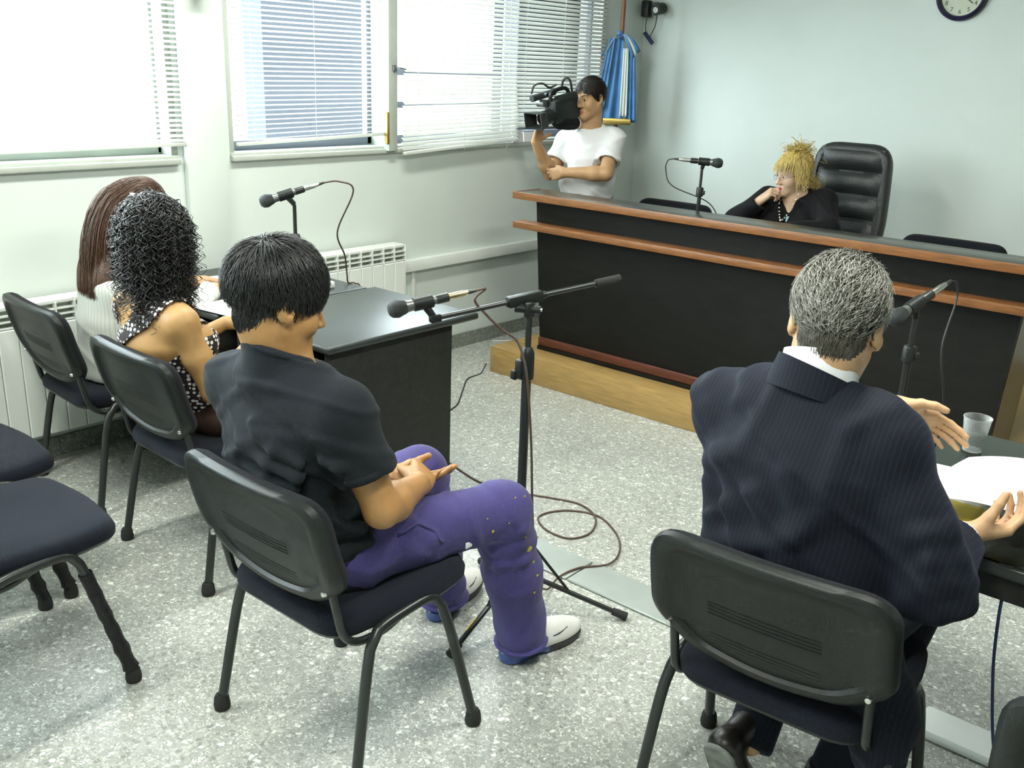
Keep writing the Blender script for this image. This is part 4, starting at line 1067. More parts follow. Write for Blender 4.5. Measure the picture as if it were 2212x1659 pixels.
mat('jeans_dark', (0.03, 0.035, 0.06), 0.85); mat('brown_boot', (0.05, 0.026, 0.018), 0.5); mat('teal_print', (0.10, 0.36, 0.36), 0.6, var=0.7, vscale=60, col2=(0.5, 0.62, 0.6))
mat('necklace_bead', (0.75, 0.72, 0.62), 0.25, metal=0.6); mat('glasses_wire', (0.4, 0.35, 0.4), 0.3, metal=0.9)
def suit_mat():
    m, nt, b = nodes('suit_navy'); N = nt.nodes; L = nt.links
    tc = N.new('ShaderNodeTexCoord'); mp = N.new('ShaderNodeMapping'); L.new(tc.outputs['Object'], mp.inputs[0])
    wv = N.new('ShaderNodeTexWave'); wv.wave_type = 'BANDS'; wv.bands_direction = 'X'; wv.inputs['Scale'].default_value = 33.0; wv.inputs['Distortion'].default_value = 0.35; wv.inputs['Detail'].default_value = 1.0
    L.new(mp.outputs[0], wv.inputs['Vector'])
    rp = N.new('ShaderNodeValToRGB'); e = rp.color_ramp.elements; e[0].position = 0.93; e[0].color = (0.0088, 0.0106, 0.0172, 1); e[1].position = 0.99; e[1].color = (0.0175, 0.0205, 0.031, 1)
    L.new(wv.outputs['Fac'], rp.inputs[0]); L.new(rp.outputs[0], b.inputs['Base Color'])
    b.inputs['Roughness'].default_value = 0.75; b.inputs['Specular IOR Level'].default_value = 0.12; b.inputs['Sheen Weight'].default_value = 0.05; b.inputs['Sheen Tint'].default_value = (0.6, 0.7, 1, 1)
suit_mat()
def pinstripe_white():
    m, nt, b = nodes('jacket_white'); N = nt.nodes; L = nt.links
    tc = N.new('ShaderNodeTexCoord'); wv = N.new('ShaderNodeTexWave'); wv.bands_direction = 'X'; wv.inputs['Scale'].default_value = 22; wv.inputs['Distortion'].default_value = 0.6
    L.new(tc.outputs['Object'], wv.inputs['Vector'])
    rp = N.new('ShaderNodeValToRGB'); e = rp.color_ramp.elements; e[0].position = 0.9; e[0].color = (0.66, 0.69, 0.64, 1); e[1].position = 0.98; e[1].color = (0.48, 0.52, 0.48, 1)
    L.new(wv.outputs['Fac'], rp.inputs[0]); L.new(rp.outputs[0], b.inputs['Base Color']); b.inputs['Roughness'].default_value = 0.8
pinstripe_white()
def polka():
    m, nt, b = nodes('polka_dots'); N = nt.nodes; L = nt.links
    tc = N.new('ShaderNodeTexCoord'); v = N.new('ShaderNodeTexVoronoi'); v.inputs['Scale'].default_value = 62; v.inputs['Randomness'].default_value = 0.35
    L.new(tc.outputs['Object'], v.inputs['Vector'])
    rp = N.new('ShaderNodeValToRGB'); e = rp.color_ramp.elements; rp.color_ramp.interpolation = 'CONSTANT'
    e[0].position = 0.0; e[0].color = (0.78, 0.78, 0.74, 1); e[1].position = 0.40; e[1].color = (0.014, 0.007, 0.009, 1)
    L.new(v.outputs['Distance'], rp.inputs[0]); L.new(rp.outputs[0], b.inputs['Base Color']); b.inputs['Roughness'].default_value = 0.7
polka()

# ================================================================== people
def interp(x, xs_, ys_): return np.interp(x, xs_, ys_)
def hair_mask(short=True, front=0.062, nape=-0.088):
    def mask(p):
        zmin = interp(p[:, 1], [-0.12, -0.055, -0.030, -0.022, 0.010, 0.022, 0.045, 0.075, 0.10], [nape, nape, nape + 0.03, 0.022, 0.030, -0.012, 0.02, 0.055, front])
        return p[:, 2] > zmin
    return mask
def scalp_idx(V, F, H, mask, idx, sc=1.0):
    c = H.loc(fcent(V, F)) / sc; m = mask(c) & (np.abs(c[:, 0]) < 0.083) & (c[:, 2] < 0.2) & (c[:, 2] > -0.2) & (c[:, 1] < 0.2) & (c[:, 1] > -0.2)
    ear = (np.abs(c[:, 0]) > 0.074) & (c[:, 2] < 0.028) & (c[:, 1] > -0.035) & (c[:, 1] < 0.02)
    return m & ~ear
def lips_idx(V, F, H, sc=1.0):
    c = H.loc(fcent(V, F)) / sc
    return (np.abs(c[:, 0]) < 0.0255 - 0.9 * np.abs(c[:, 2] + 0.071)) & (c[:, 1] > 0.080) & (c[:, 1] < 0.104) & (c[:, 2] > -0.0845) & (c[:, 2] < -0.0605)
def flow_from(crown, g=0.5, fwd=0.0):
    crown = np.asarray(crown, float)
    def f(p):
        d = p - crown; d /= np.linalg.norm(d, axis=1, keepdims=True) + 1e-6
        return d + np.array([0, fwd, -g])
    return f
def band(bot, top, thick, closed=False):
    """strip with thickness: bot/top (n,3)"""
    n = len(bot); t = np.gradient(bot, axis=0); up = top - bot; nr = np.cross(t, up); nr /= np.linalg.norm(nr, axis=1, keepdims=True)
    V = np.concatenate([bot, top, top + nr * thick, bot + nr * thick]); F = []
    for i in range(n - 1):
        for a in range(4):
            b = (a + 1) % 4; F.append([a * n + i, a * n + i + 1, b * n + i + 1, b * n + i])
    F.append([0, n, 2 * n, 3 * n]); F.append([n - 1, 4 * n - 1, 3 * n - 1, 2 * n - 1])
    return V, np.array(F)
def shoe(root, heel, toe, w=0.042, h=0.085, up='shoe_white', so='shoe_blue', so2='shoe_dark', tilt=0.0):
    heel = np.array([heel[0], heel[1], 0.0]); toe = np.array([toe[0], toe[1], 0.0]); d = nv(toe - heel); L_ = np.linalg.norm(toe - heel); sd = np.cross(d, (0, 0, 1)); M = np.stack([sd, d, A_(0, 0, 1)])
    s = SDF(); z = A_(0, 0, 1)
    s.cone(heel + d * 0.045 + z * 0.055, heel + d * L_ * 0.45 + z * 0.055, 0.036, 0.036, 0.02, side=sd, sc=1.0)
    s.ell(heel + d * (L_ * 0.70) + z * 0.040, (w + 0.003, L_ * 0.30, 0.036), 0.03, F=M); s.ell(heel + d * L_ * 0.5 + z * 0.05, (w - 0.006, L_ * 0.3, 0.044), 0.03, F=M)
    s.cone(heel + d * 0.06 + z * 0.06, heel + d * 0.075 + z * (h + 0.025), 0.036, 0.038, 0.02)
    s.half((0, 0, 0.024), (0, 0, -1)); s.half((0, 0, h + 0.02), (0, 0, 1))
    V, F = s.mesh(0.0045); c = fcent(V, F); o = put(root, 'shoe', V, F, up)
    b = np.array(root.location)
    def strip(a0, a1, z0, z1, mt, nm, grow=0.0):
        k = SDF(); k.ell(heel + d * L_ * 0.66 + z * 0.02, (w + 0.004 + grow, L_ * 0.345, 0.04), 0.02, F=M); k.ell(heel + d * 0.052 + z * 0.02, (w - 0.004 + grow, 0.05, 0.045), 0.05, F=M)
        k.half((0, 0, z0), (0, 0, -1)); k.half((0, 0, z1), (0, 0, 1))
        k.half(heel + d * a0 * L_, -d); k.half(heel + d * a1 * L_, d)
        V, F = k.mesh(0.0045); mesh_np(nm, V - b, F, mt, o, 180)
    strip(-0.2, 0.52, 0.0, 0.036, so, 'heel_sole', 0.002); strip(0.44, 1.2, 0.0, 0.024, so2, 'toe_sole')
    # dark piping lines on the upper
    lc = []
    for x in (-1, 1):
        p = [heel + d * L_ * q + sd * x * wq + z * zq for q, wq, zq in ((0.30, 0.036, 0.07), (0.45, 0.039, 0.062), (0.60, 0.043, 0.06), (0.74, 0.034, 0.066))]
        lc.append(p)
    if up == 'shoe_white':
        for p in lc:
            m_ = MB().tube(bez([Vector(q - b) for q in p], 5), 0.0022, 5); m_.build('piping', 'shoe_dark', o, 180)
    return o

# ------------------------------------------------------------------ young man
def young_man():
    r = person('young man in grey T-shirt and paint-flecked purple trousers with clasped hands', (-1.745, 1.40, 0.0))
    P = A_(-1.745, 1.385, 0.555); W = A_(-1.75, 1.305, 0.72); C = A_(-1.757, 1.285, 0.89); U = A_(-1.757, 1.275, 0.975); N = A_(-1.760, 1.258, 1.055)
    sR = A_(-1.572, 1.285, 0.955); sL = A_(-1.935, 1.262, 0.945); eR = A_(-1.508, 1.345, 0.722); eL = A_(-1.95, 1.41, 0.70)
    wR = A_(-1.612, 1.565, 0.682); wL = A_(-1.758, 1.590, 0.650); X = (1, 0, 0)
    hR = A_(-1.655, 1.41, 0.548); hL = A_(-1.845, 1.41, 0.548); kR = A_(-1.572, 1.845, 0.528); kL = A_(-1.868, 1.815, 0.555); aR = A_(-1.575, 1.965, 0.09); aL = A_(-1.912, 1.975, 0.09)
    sc = 1.06; H = Frame((-1.772, 1.270, 1.178), dirp(-13, -17), roll=0.03)
    s = SDF(); head(s, H, sc)
    s.cone(H(0, -0.030, -0.045), N + A_(0, 0, -0.03), 0.057, 0.060, 0.03); s.cone(H(0, -0.012, -0.07), N + A_(0, 0.02, -0.02), 0.048, 0.052, 0.03)
    s.cone(U, W, 0.075, 0.085, 0.03, side=X, sc=1.5); s.cone(W, P, 0.085, 0.09, 0.03, side=X, sc=1.3)
    s.cone(U + A_(0, 0, 0.0), sR, 0.06, 0.05, 0.03); s.cone(U, sL, 0.06, 0.05, 0.03)
    arm(s, sR, eR, wR, (0.050, 0.041, 0.046, 0.029)); arm(s, sL, eL, wL, (0.050, 0.041, 0.045, 0.029))
    hand(s, wR, (-0.62, 0.78, -0.02), (-0.72, 0.05, -0.68), 1, [(0.30, 0.55, 0.45), (0.35, 0.6, 0.45), (0.4, 0.65, 0.45), (0.45, 0.65, 0.45)], 1.0, (0.45, 0.30))
    hand(s, wL, (0.72, 0.68, -0.10), (-0.1, -0.1, 1), -1, [(0.25, 0.25, 0.15), (0.3, 0.3, 0.2), (0.35, 0.35, 0.2), (0.4, 0.4, 0.2)], 1.0, (0.2, 0.45))
    for a, k_, f in ((hR, kR, aR), (hL, kL, aL)): s.cone(P, a, 0.07, 0.07, 0.03); s.cone(a, k_, 0.068, 0.05, 0.02); s.cone(k_, f, 0.045, 0.035, 0.02); s.cone(f, f + A_(0, 0.06, -0.03), 0.035, 0.03, 0.02)
    V, F = s.mesh(0.0045); mi = np.zeros(len(F), int); mk = hair_mask(front=0.055); mi[lips_idx(V, F, H, sc)] = 1; mi[scalp_idx(V, F, H, hair_mask(front=0.055, nape=-0.050), 2, sc)] = 2
    put(r, 'body', V, F, ['skin_tan', 'lips', 'hair_black'], mi); eyes(r, H, sc)
    # hair
    cen = A_(0, -0.014, 0.040) / sc; fl = flow_from((0.01, -0.065, 0.125), 0.45, 0.15); parts = []
    top = lambda p: mk(p) & (p[:, 2] > 0.0)
    for sd_, (rad, L_, num, m_, lf) in enumerate(((((0.079, 0.100, 0.088)), 0.05, 2600, top, (0.012, 0.022)), ((0.083, 0.104, 0.095), 0.062, 3000, lambda p: mk(p) & (p[:, 2] > 0.035), (0.010, 0.017)), ((0.078, 0.099, 0.090), 0.032, 2600, lambda p: mk(p) & (p[:, 2] < 0.06), (0.002, 0.010)))):
        Wd, Nn = scalp_strands(H, np.array(rad) * sc, cen * sc, num, m_, fl, L_, 7, lf, 0.0014, sd_ + 3, 0.22); parts.append(strands_mesh(Wd, Nn, 0.0015))
    nm = lambda p: (p[:, 1] < -0.02) & (p[:, 2] > -0.112) & (p[:, 2] < -0.04)
    Wd, Nn = scalp_strands(H, np.array((0.066, 0.082, 0.10)), A_(0, -0.016, -0.01), 2600, nm, flow_from((0, 0, 0.3), 1.0), 0.024, 5, (0.001, 0.005), 0.0012, 9, 0.2); parts.append(strands_mesh(Wd, Nn, 0.0012))
    V, F = join_meshes(parts); put(r, 'hair', V, F, 'hair_black')
    for x in (-1, 1):
        g = np.random.default_rng(5); q = np.linspace(0, 1, 40); base = np.stack([H(x * (0.014 + 0.036 * t) * sc, (0.0925 - 0.016 * t * t) * sc, (0.021 + 0.006 * math.sin(t * 3)) * sc) for t in q])
        Pp = np.stack([base + H.r * x * 0.007 * k / 3 + H.u * (0.002 - 0.001 * k) + g.normal(size=(40, 3)) * 0.0012 + H.f * 0.0015 for k in range(4)], 1); V, F = strands_mesh(Pp, np.tile(H.f, (40, 4, 1)), 0.0011); put(r, 'eyebrow', V, F, 'hair_black')
    # T-shirt
    s = SDF()
    s.cone(P + A_(0, -0.01, -0.02), W, 0.122, 0.119, 0.04, side=X, sc=1.38); s.cone(W, C, 0.119, 0.121, 0.04, side=X, sc=1.42); s.cone(C, U + A_(0, 0, -0.01), 0.121, 0.088, 0.04, side=X, sc=1.5)
    s.cone(sL, sR, 0.066, 0.066, 0.05); s.cone(sR, N + A_(0.03, 0, -0.045), 0.060, 0.055, 0.05); s.cone(sL, N + A_(-0.03, 0, -0.045), 0.060, 0.055, 0.05); s.cone(U, N + A_(0, -0.01, -0.03), 0.07, 0.062, 0.04)
    eRs = sR + (eR - sR) * 0.62; eLs = sL + (eL - sL) * 0.62; s.cone(sR, eRs, 0.067, 0.069, 0.03); s.cone(sL, eLs, 0.067, 0.069, 0.03)
    for a, b_ in ((sR, eRs), (sL, eLs)):
        d = nv(b_ - a); s.half(b_ + d * 0.0, d, 0.003, b_ + d * 0.06, 0.105); s.cone(b_ - d * 0.03, b_ + d * 0.05, 0.058, 0.060, 0.003, 'sub')
    s.cone(N + A_(0, 0, -0.05), N + A_(0, -0.010, 0.05), 0.074, 0.069, 0.03)
    s.half(N + A_(0, 0.0, 0.003), (0.02, 0.42, 1), 0.003, N + A_(0, 0, 0.07), 0.13)
    # creases gathering at the right armpit and waist
    for pts, rr in (([(-1.60, 1.19, 0.85), (-1.66, 1.165, 0.875), (-1.73, 1.158, 0.92)], 0.010), ([(-1.605, 1.185, 0.82), (-1.68, 1.162, 0.835), (-1.78, 1.158, 0.87)], 0.011), ([(-1.61, 1.185, 0.79), (-1.70, 1.166, 0.79), (-1.83, 1.17, 0.815)], 0.010), ([(-1.62, 1.19, 0.755), (-1.72, 1.17, 0.745), (-1.86, 1.185, 0.765)], 0.010), ([(-1.90, 1.20, 0.89), (-1.86, 1.18, 0.845), (-1.80, 1.165, 0.83)], 0.009), ([(-1.69, 1.195, 1.005), (-1.75, 1.185, 1.0), (-1.82, 1.19, 1.01)], 0.007), ([(-1.92, 1.215, 0.83), (-1.87, 1.19, 0.80), (-1.80, 1.172, 0.79)], 0.009),
                    ([(-1.505, 1.30, 0.86), (-1.53, 1.24, 0.85), (-1.565, 1.222, 0.86)], 0.009), ([(-1.565, 1.33, 0.66), (-1.60, 1.26, 0.66), (-1.66, 1.205, 0.67)], 0.011), ([(-1.57, 1.36, 0.61), (-1.59, 1.29, 0.60), (-1.63, 1.25, 0.60)], 0.010)):
        s.fold([A_(*p) for p in pts], rr, k=0.022)
    s.disp(creases([((0.45, 0.1, 1.0), 46), ((-0.3, 0.5, 1.0), 62)], 0.0045, 4))
    V, F = s.mesh(0.005); sh = put(r, 'tshirt', V, F, 'tshirt_grey')
    ring = []
    for i in range(28):
        a = 2 * PI * i / 28; ring.append(Vector(N + A_(0.0, 0, -0.005) + A_(0.075 * math.cos(a), 0.002 + 0.070 * math.sin(a), 0.008 - 0.031 * math.sin(a))) - r.location)
    MB().tube(ring, 0.0085, 8, closed=True, flat=1.5).build('collar', 'tshirt_grey', sh, 180)
    for b_, d, rr in ((eRs, nv(eRs - sR), 0.0685), (eLs, nv(eLs - sL), 0.0685)):
        Mx = aim(Vector(b_ - d * 0.012) - r.location, Vector(b_) - r.location); MB().lathe([(rr - 0.003, -0.010), (rr + 0.0015, -0.008), (rr + 0.0015, 0.010), (rr - 0.003, 0.012)], 30, Mx, cap=False).build('sleeve_hem', 'tshirt_grey', sh, 180)
    # trousers
    s = SDF(); s.cone(P + A_(-0.03, -0.01, -0.005), P + A_(0.03, -0.01, -0.005), 0.116, 0.116, 0.04, side=X, sc=1.3)
    for a, k_, f in ((hR, kR, aR), (hL, kL, aL)):
        s.cone(a, k_, 0.091, 0.077, 0.04); s.cone(k_, k_ + (f - k_) * 0.55, 0.077, 0.080, 0.03); s.cone(k_ + (f - k_) * 0.5, f + A_(0, -0.005, -0.02), 0.080, 0.073, 0.03)
        for q, oo_, rr in ((0.10, -0.055, 0.016), (0.22, -0.065, 0.017), (0.34, -0.066, 0.015), (0.5, -0.06, 0.014)):
            c = k_ + (f - k_) * q; s.fold([c + A_(-0.05, oo_ + 0.01, 0.02), c + A_(0.02, oo_ + 0.0, -0.004), c + A_(0.065, oo_ + 0.045, 0.012)], rr, k=0.02)
        s.half(f + A_(0, 0, -0.045), (0, -0.12, -1), 0.003, f + A_(0, 0, -0.08), 0.14)
    s.fold([A_(-1.575, 1.50, 0.60), A_(-1.555, 1.55, 0.555), A_(-1.575, 1.60, 0.50)], 0.014, k=0.02)
    s.disp(creases([((0.2, 1.0, 0.25), 38), ((0.4, -0.3, 1.0), 44)], 0.0040, 8))
    V, F = s.mesh(0.0055); tr = put(r, 'trousers', V, F, 'trousers_purple')
    b = np.array(r.location); g = np.random.default_rng(3)
    def on(p, away=(1, 0, 0.2)):
        p = np.asarray(p, float); i = np.argmin(((V - p) ** 2).sum(1) - 0.0 * 1); return V[i]
    for k, p in enumerate(((-1.50, 1.72, 0.57), (-1.50, 1.74, 0.52), (-1.50, 1.79, 0.53), (-1.50, 1.83, 0.60), (-1.50, 1.87, 0.59), (-1.49, 1.85, 0.47), (-1.49, 1.88, 0.42), (-1.49, 1.90, 0.37), (-1.49, 1.91, 0.33), (-1.49, 1.90, 0.28), (-1.86, 1.82, 0.64), (-1.49, 1.95, 0.44))):
        q = on(p) - b; sz = g.uniform(0.003, 0.0065) if k != 6 else 0.012; m_ = MB()
        m_.lathe([(0.0, -1), (0.75, -0.6), (1, 0), (0.75, 0.6), (0, 1)], 8, Matrix.Translation(Vector(q)) @ Matrix.Diagonal((0.0016, sz, sz * g.uniform(0.6, 1.2), 1))); m_.build('paint_fleck', 'paint_spot', tr, 180)
    q = on((-1.50, 1.66, 0.50)) - b; MB().cbox(Vector(q), (0.003, 0.024, 0.018), 0.001).build('cloth_label', 'label_white', tr)
    pk = [on(p) - b for p in ((-1.52, 1.44, 0.63), (-1.52, 1.48, 0.645), (-1.52, 1.53, 0.64), (-1.51, 1.56, 0.61), (-1.50, 1.565, 0.57), (-1.50, 1.575, 0.54))]
    MB().tube(bez([Vector(p) for p in pk], 4), 0.0045, 6).build('pocket_edge', 'trousers_purple', tr, 180)
    for k_, f in ((kR, aR), (kL, aL)):
        ring = [Vector(f + A_(0.0745 * math.cos(a), -0.005 + 0.0745 * math.sin(a), -0.030 + 0.009 * math.sin(a))) - r.location for a in np.linspace(0, 2 * PI, 25)[:-1]]
        MB().tube(ring, 0.0035, 6, closed=True, flat=3.0).build('trouser_hem', 'trousers_purple', tr, 180)
    shoe(r, (-1.592, 1.885), (-1.522, 2.185)); shoe(r, (-1.898, 1.895), (-1.962, 2.195))
young_man()

# ------------------------------------------------------------------ man in the navy suit
def suit_man():
    r = person('grey-haired man in a navy pinstripe suit seen from behind', (-0.70, 1.85, 0.0))
    P = A_(-0.690, 1.835, 0.575); W = A_(-0.70, 1.80, 0.74); C = A_(-0.725, 1.825, 0.93); U = A_(-0.735, 1.85, 1.03); N = A_(-0.738, 1.865, 1.118)
    sR = A_(-0.580, 1.842, 1.008); sL = A_(-0.918, 1.862, 0.992); eR = A_(-0.435, 1.795, 0.775); wR = A_(-0.447, 2.015, 0.800); eL = A_(-0.93, 2.13, 0.855); wL = A_(-0.715, 2.30, 0.945); X = nv((1, -0.03, 0.0))
    hR = A_(-0.60, 1.86, 0.56); hL = A_(-0.79, 1.86, 0.56); kR = A_(-0.56, 2.28, 0.545); kL = A_(-0.83, 2.26, 0.545); aR = A_(-0.62, 2.02, 0.095); aL = A_(-0.79, 1.89, 0.16)
    sc = 1.08; H = Frame((-0.728, 1.893, 1.226), dirp(13, -20), roll=-0.03)
    s = SDF(); head(s, H, sc)
    s.cone(H(0, -0.030, -0.05), N + A_(0, -0.005, -0.04), 0.060, 0.066, 0.03); s.cone(H(0, -0.01, -0.07), N + A_(0, 0.02, -0.03), 0.052, 0.056, 0.03)
    s.cone(U, W, 0.075, 0.085, 0.03, side=X, sc=1.5); s.cone(W, P, 0.085, 0.09, 0.03, side=X, sc=1.3); s.cone(U, sR, 0.06, 0.05, 0.03); s.cone(U, sL, 0.06, 0.05, 0.03)
    arm(s, sR, eR, wR); arm(s, sL, eL, wL)
    hand(s, wR, (0.62, 0.75, 0.05), (-0.35, 0.25, 0.95), 1, [(0.55, 0.55, 0.3), (0.6, 0.6, 0.35), (0.65, 0.6, 0.35), (0.7, 0.6, 0.35)], 1.0, (0.35, 0.75))
    hand(s, wL, (0.80, 0.35, -0.28), (0.35, -0.75, -0.5), -1, [(0.2, 0.2, 0.15), (0.22, 0.25, 0.15), (0.25, 0.25, 0.15), (0.3, 0.3, 0.2)], 1.0, (0.95, 0.1))
    for a, k_, f in ((hR, kR, aR), (hL, kL, aL)): s.cone(P, a, 0.07, 0.07, 0.03); s.cone(a, k_, 0.068, 0.05, 0.02); s.cone(k_, f, 0.045, 0.035, 0.02)
    V, F = s.mesh(0.0045); mi = np.zeros(len(F), int); mk = hair_mask(front=0.07, nape=-0.072); mi[lips_idx(V, F, H, sc)] = 1; mi[scalp_idx(V, F, H, mk, 2, sc)] = 2
    put(r, 'body', V, F, ['skin_light', 'lips', 'hair_grey_dark'], mi); eyes(r, H, sc)
    cen = A_(0, -0.012, 0.037) * sc; fl = flow_from((0.02, 0.06, 0.16), 0.45, -0.75); lo_, hi_ = [], []
    for sd_, (rad, L_, num, m_, lf, dst) in enumerate(((((0.079, 0.099, 0.088)), 0.055, 2300, lambda p: mk(p) & (p[:, 2] > -0.02), (0.004, 0.014), hi_), ((0.081, 0.101, 0.091), 0.065, 1700, lambda p: mk(p) & (p[:, 2] > 0.02), (0.004, 0.016), hi_), ((0.080, 0.100, 0.089), 0.05, 2000, lambda p: mk(p), (0.003, 0.013), lo_), ((0.0785, 0.0985, 0.0875), 0.022, 1600, lambda p: mk(p) & (p[:, 2] < -0.015), (0.001, 0.006), lo_))):
        Wd, Nn = scalp_strands(H, np.array(rad) * sc, cen, num, m_, fl, L_, 6, lf, 0.0013, sd_ + 20, 0.30, wave=0.30); dst.append(strands_mesh(Wd, Nn, 0.0013))
    nm = lambda p: (p[:, 1] < -0.03) & (p[:, 2] > -0.076) & (p[:, 2] < -0.03)
    Wd, Nn = scalp_strands(H, np.array((0.066, 0.084, 0.10)) * sc, A_(0, -0.014, -0.01), 900, nm, flow_from((0, 0, 0.3), 1.0), 0.012, 5, (0.001, 0.003), 0.0010, 29, 0.2); lo_.append(strands_mesh(Wd, Nn, 0.0010))
    V, F = join_meshes(hi_); put(r, 'hair', V, F, 'hair_grey'); V, F = join_meshes(lo_); put(r, 'dark_hair', V, F, 'hair_grey_dark')
    # jacket
    s = SDF()
    s.cone(P + A_(0, -0.02, 0.0), W + A_(0, -0.005, 0), 0.138, 0.134, 0.05, side=X, sc=1.36); s.cone(W + A_(0, -0.005, 0), C, 0.134, 0.136, 0.05, side=X, sc=1.45); s.cone(C, U, 0.136, 0.098, 0.05, side=X, sc=1.55)
    s.cone(sL, sR, 0.082, 0.082, 0.05); s.cone(sR, N + A_(0.03, -0.01, -0.06), 0.074, 0.062, 0.05); s.cone(sL, N + A_(-0.03, -0.01, -0.06), 0.074, 0.062, 0.05); s.cone(U, N + A_(0, -0.005, -0.05), 0.08, 0.068, 0.05)
    s.cone(sR, sR + (eR - sR) * 0.55, 0.081, 0.077, 0.025); s.cone(sR + (eR - sR) * 0.5, eR, 0.077, 0.068, 0.03); s.cone(eR, wR + (eR - wR) * 0.12, 0.067, 0.050, 0.03)
    s.cone(sL, eL, 0.081, 0.066, 0.03); s.cone(eL, wL + (eL - wL) * 0.14, 0.066, 0.050, 0.03)
    for e_, w_ in ((eR, wR), (eL, wL)):
        d = nv(w_ - e_); q = w_ + (e_ - w_) * 0.14; s.half(q, d, 0.003, q + d * 0.07, 0.10)
    # skirt of the jacket, longer on his right
    s.cone(P + A_(0.13, -0.01, 0.03), P + A_(0.205, -0.02, -0.14), 0.075, 0.070, 0.05); s.cone(P + A_(0.205, -0.02, -0.14), A_(-0.475, 1.80, 0.35), 0.066, 0.050, 0.05); s.cone(P + A_(-0.13, -0.02, 0.02), P + A_(-0.15, -0.03, -0.08), 0.08, 0.07, 0.05)
    s.half(N + A_(0, 0, 0.0), (0.0, 0.45, 1), 0.003, N + A_(0, 0, 0.08), 0.14)
    for pts, rr in (([(-0.61, 1.70, 0.78), (-0.66, 1.672, 0.86), (-0.705, 1.69, 0.95)], 0.014), ([(-0.60, 1.70, 0.72), (-0.68, 1.662, 0.79), (-0.76, 1.675, 0.90)], 0.016), ([(-0.62, 1.70, 0.67), (-0.72, 1.655, 0.73), (-0.82, 1.675, 0.86)], 0.015), ([(-0.66, 1.68, 0.63), (-0.77, 1.65, 0.69), (-0.86, 1.69, 0.81)], 0.014), ([(-0.86, 1.72, 0.95), (-0.80, 1.685, 0.86), (-0.73, 1.665, 0.80)], 0.012), ([(-0.90, 1.745, 0.86), (-0.85, 1.69, 0.76), (-0.79, 1.665, 0.69)], 0.014), ([(-0.86, 1.78, 1.045), (-0.74, 1.775, 1.035), (-0.62, 1.765, 1.055)], 0.010),
                    ([(-0.475, 1.86, 0.90), (-0.43, 1.80, 0.885), (-0.46, 1.745, 0.89)], 0.013), ([(-0.45, 1.86, 0.86), (-0.395, 1.80, 0.84), (-0.43, 1.74, 0.845)], 0.014), ([(-0.44, 1.87, 0.82), (-0.375, 1.81, 0.80), (-0.40, 1.745, 0.81)], 0.013), ([(-0.47, 1.78, 0.74), (-0.40, 1.745, 0.75), (-0.36, 1.79, 0.77)], 0.013)):
        s.fold([A_(*p) for p in pts], rr, k=0.03)
    s.disp(creases([((0.55, 0.1, 0.8), 34), ((0.8, 0.2, -0.5), 30)], 0.0075, 14))
    V, F = s.mesh(0.0055); jk = put(r, 'jacket', V, F, 'suit_navy')
    b = np.array(r.location)
    for e_, w_, rr in ((eR, wR, 0.050), (eL, wL, 0.050)):
        d = nv(w_ - e_); q = w_ + (e_ - w_) * 0.14; MB().lathe([(0.043, -0.02), (0.0435, 0.012), (0.040, 0.013), (0.039, -0.02)], 26, aim(Vector(q - b), Vector(q + d - b)), cap=False).build('shirt_cuff', 'shirt_white', jk, 60)
    th = np.linspace(math.radians(-215), math.radians(35), 34)
    def loop(rx, ry, z0, dz, oy=0.0, tl=0.0): return np.stack([N + A_(rx * math.cos(a), oy + ry * math.sin(a), z0 + dz * math.sin(a) + tl * math.cos(a)) for a in th]) - b
    V, F = band(loop(0.104, 0.100, -0.050, -0.036, -0.012, -0.010), loop(0.085, 0.081, 0.010, -0.034, -0.006, -0.018), -0.007); mesh_np('jacket_collar', V, F, 'suit_navy', jk, 60)
    V, F = band(loop(0.081, 0.078, -0.02, -0.036, -0.008, 0.012), loop(0.077, 0.074, 0.044, -0.030, -0.004, 0.010), -0.004); mesh_np('shirt_collar', V, F, 'shirt_white', r, 60)
    s = SDF(); s.cone(P + A_(-0.03, 0, -0.01), P + A_(0.03, 0, -0.01), 0.112, 0.112, 0.04, side=X, sc=1.3)
    for a, k_, f in ((hR, kR, aR), (hL, kL, aL)): s.cone(a, k_, 0.088, 0.072, 0.04); s.cone(k_, f, 0.070, 0.058, 0.03); s.half(f + nv(f - k_) * 0.015, f - k_, 0.003, f + nv(f - k_) * 0.07, 0.12)
    V, F = s.mesh(0.007); put(r, 'trousers', V, F, 'suit_navy')
    shoe(r, (-0.66, 1.935), (-0.60, 2.215), up='shoe_black', so='shoe_black', so2='shoe_black')
    # left shoe tucked back with the sole showing
    Fm = Frame((-0.805, 1.83, 0.125), (0.1, 0.42, -0.9), (0.0, 1, 0.3)); s = SDF()
    s.cone(Fm(0, -0.07, 0.0), Fm(0, 0.06, 0.0), 0.038, 0.042, 0.02, side=Fm.r, sc=1.1); s.cone(Fm(0, 0.06, 0.0), Fm(0, 0.135, -0.012), 0.040, 0.026, 0.02, side=Fm.r, sc=1.2); s.cone(Fm(0, -0.06, 0.02), Fm(0.01, -0.04, 0.09), 0.036, 0.040, 0.02)
    s.half(Fm(0, 0, -0.024), -Fm.u)
    V, F = s.mesh(0.005); so = put(r, 'shoe', V, F, 'shoe_black')
    s = SDF(); s.cone(Fm(0, -0.07, -0.026), Fm(0, 0.06, -0.026), 0.036, 0.042, 0.02, side=Fm.r, sc=1.12); s.cone(Fm(0, 0.06, -0.026), Fm(0, 0.135, -0.030), 0.040, 0.027, 0.02, side=Fm.r, sc=1.2); s.half(Fm(0, 0, -0.022), Fm.u); s.half(Fm(0, 0, -0.036), -Fm.u)
    V, F = s.mesh(0.0045); mesh_np('sole', V - b, F, 'sole_grey', so, 60)
suit_man()
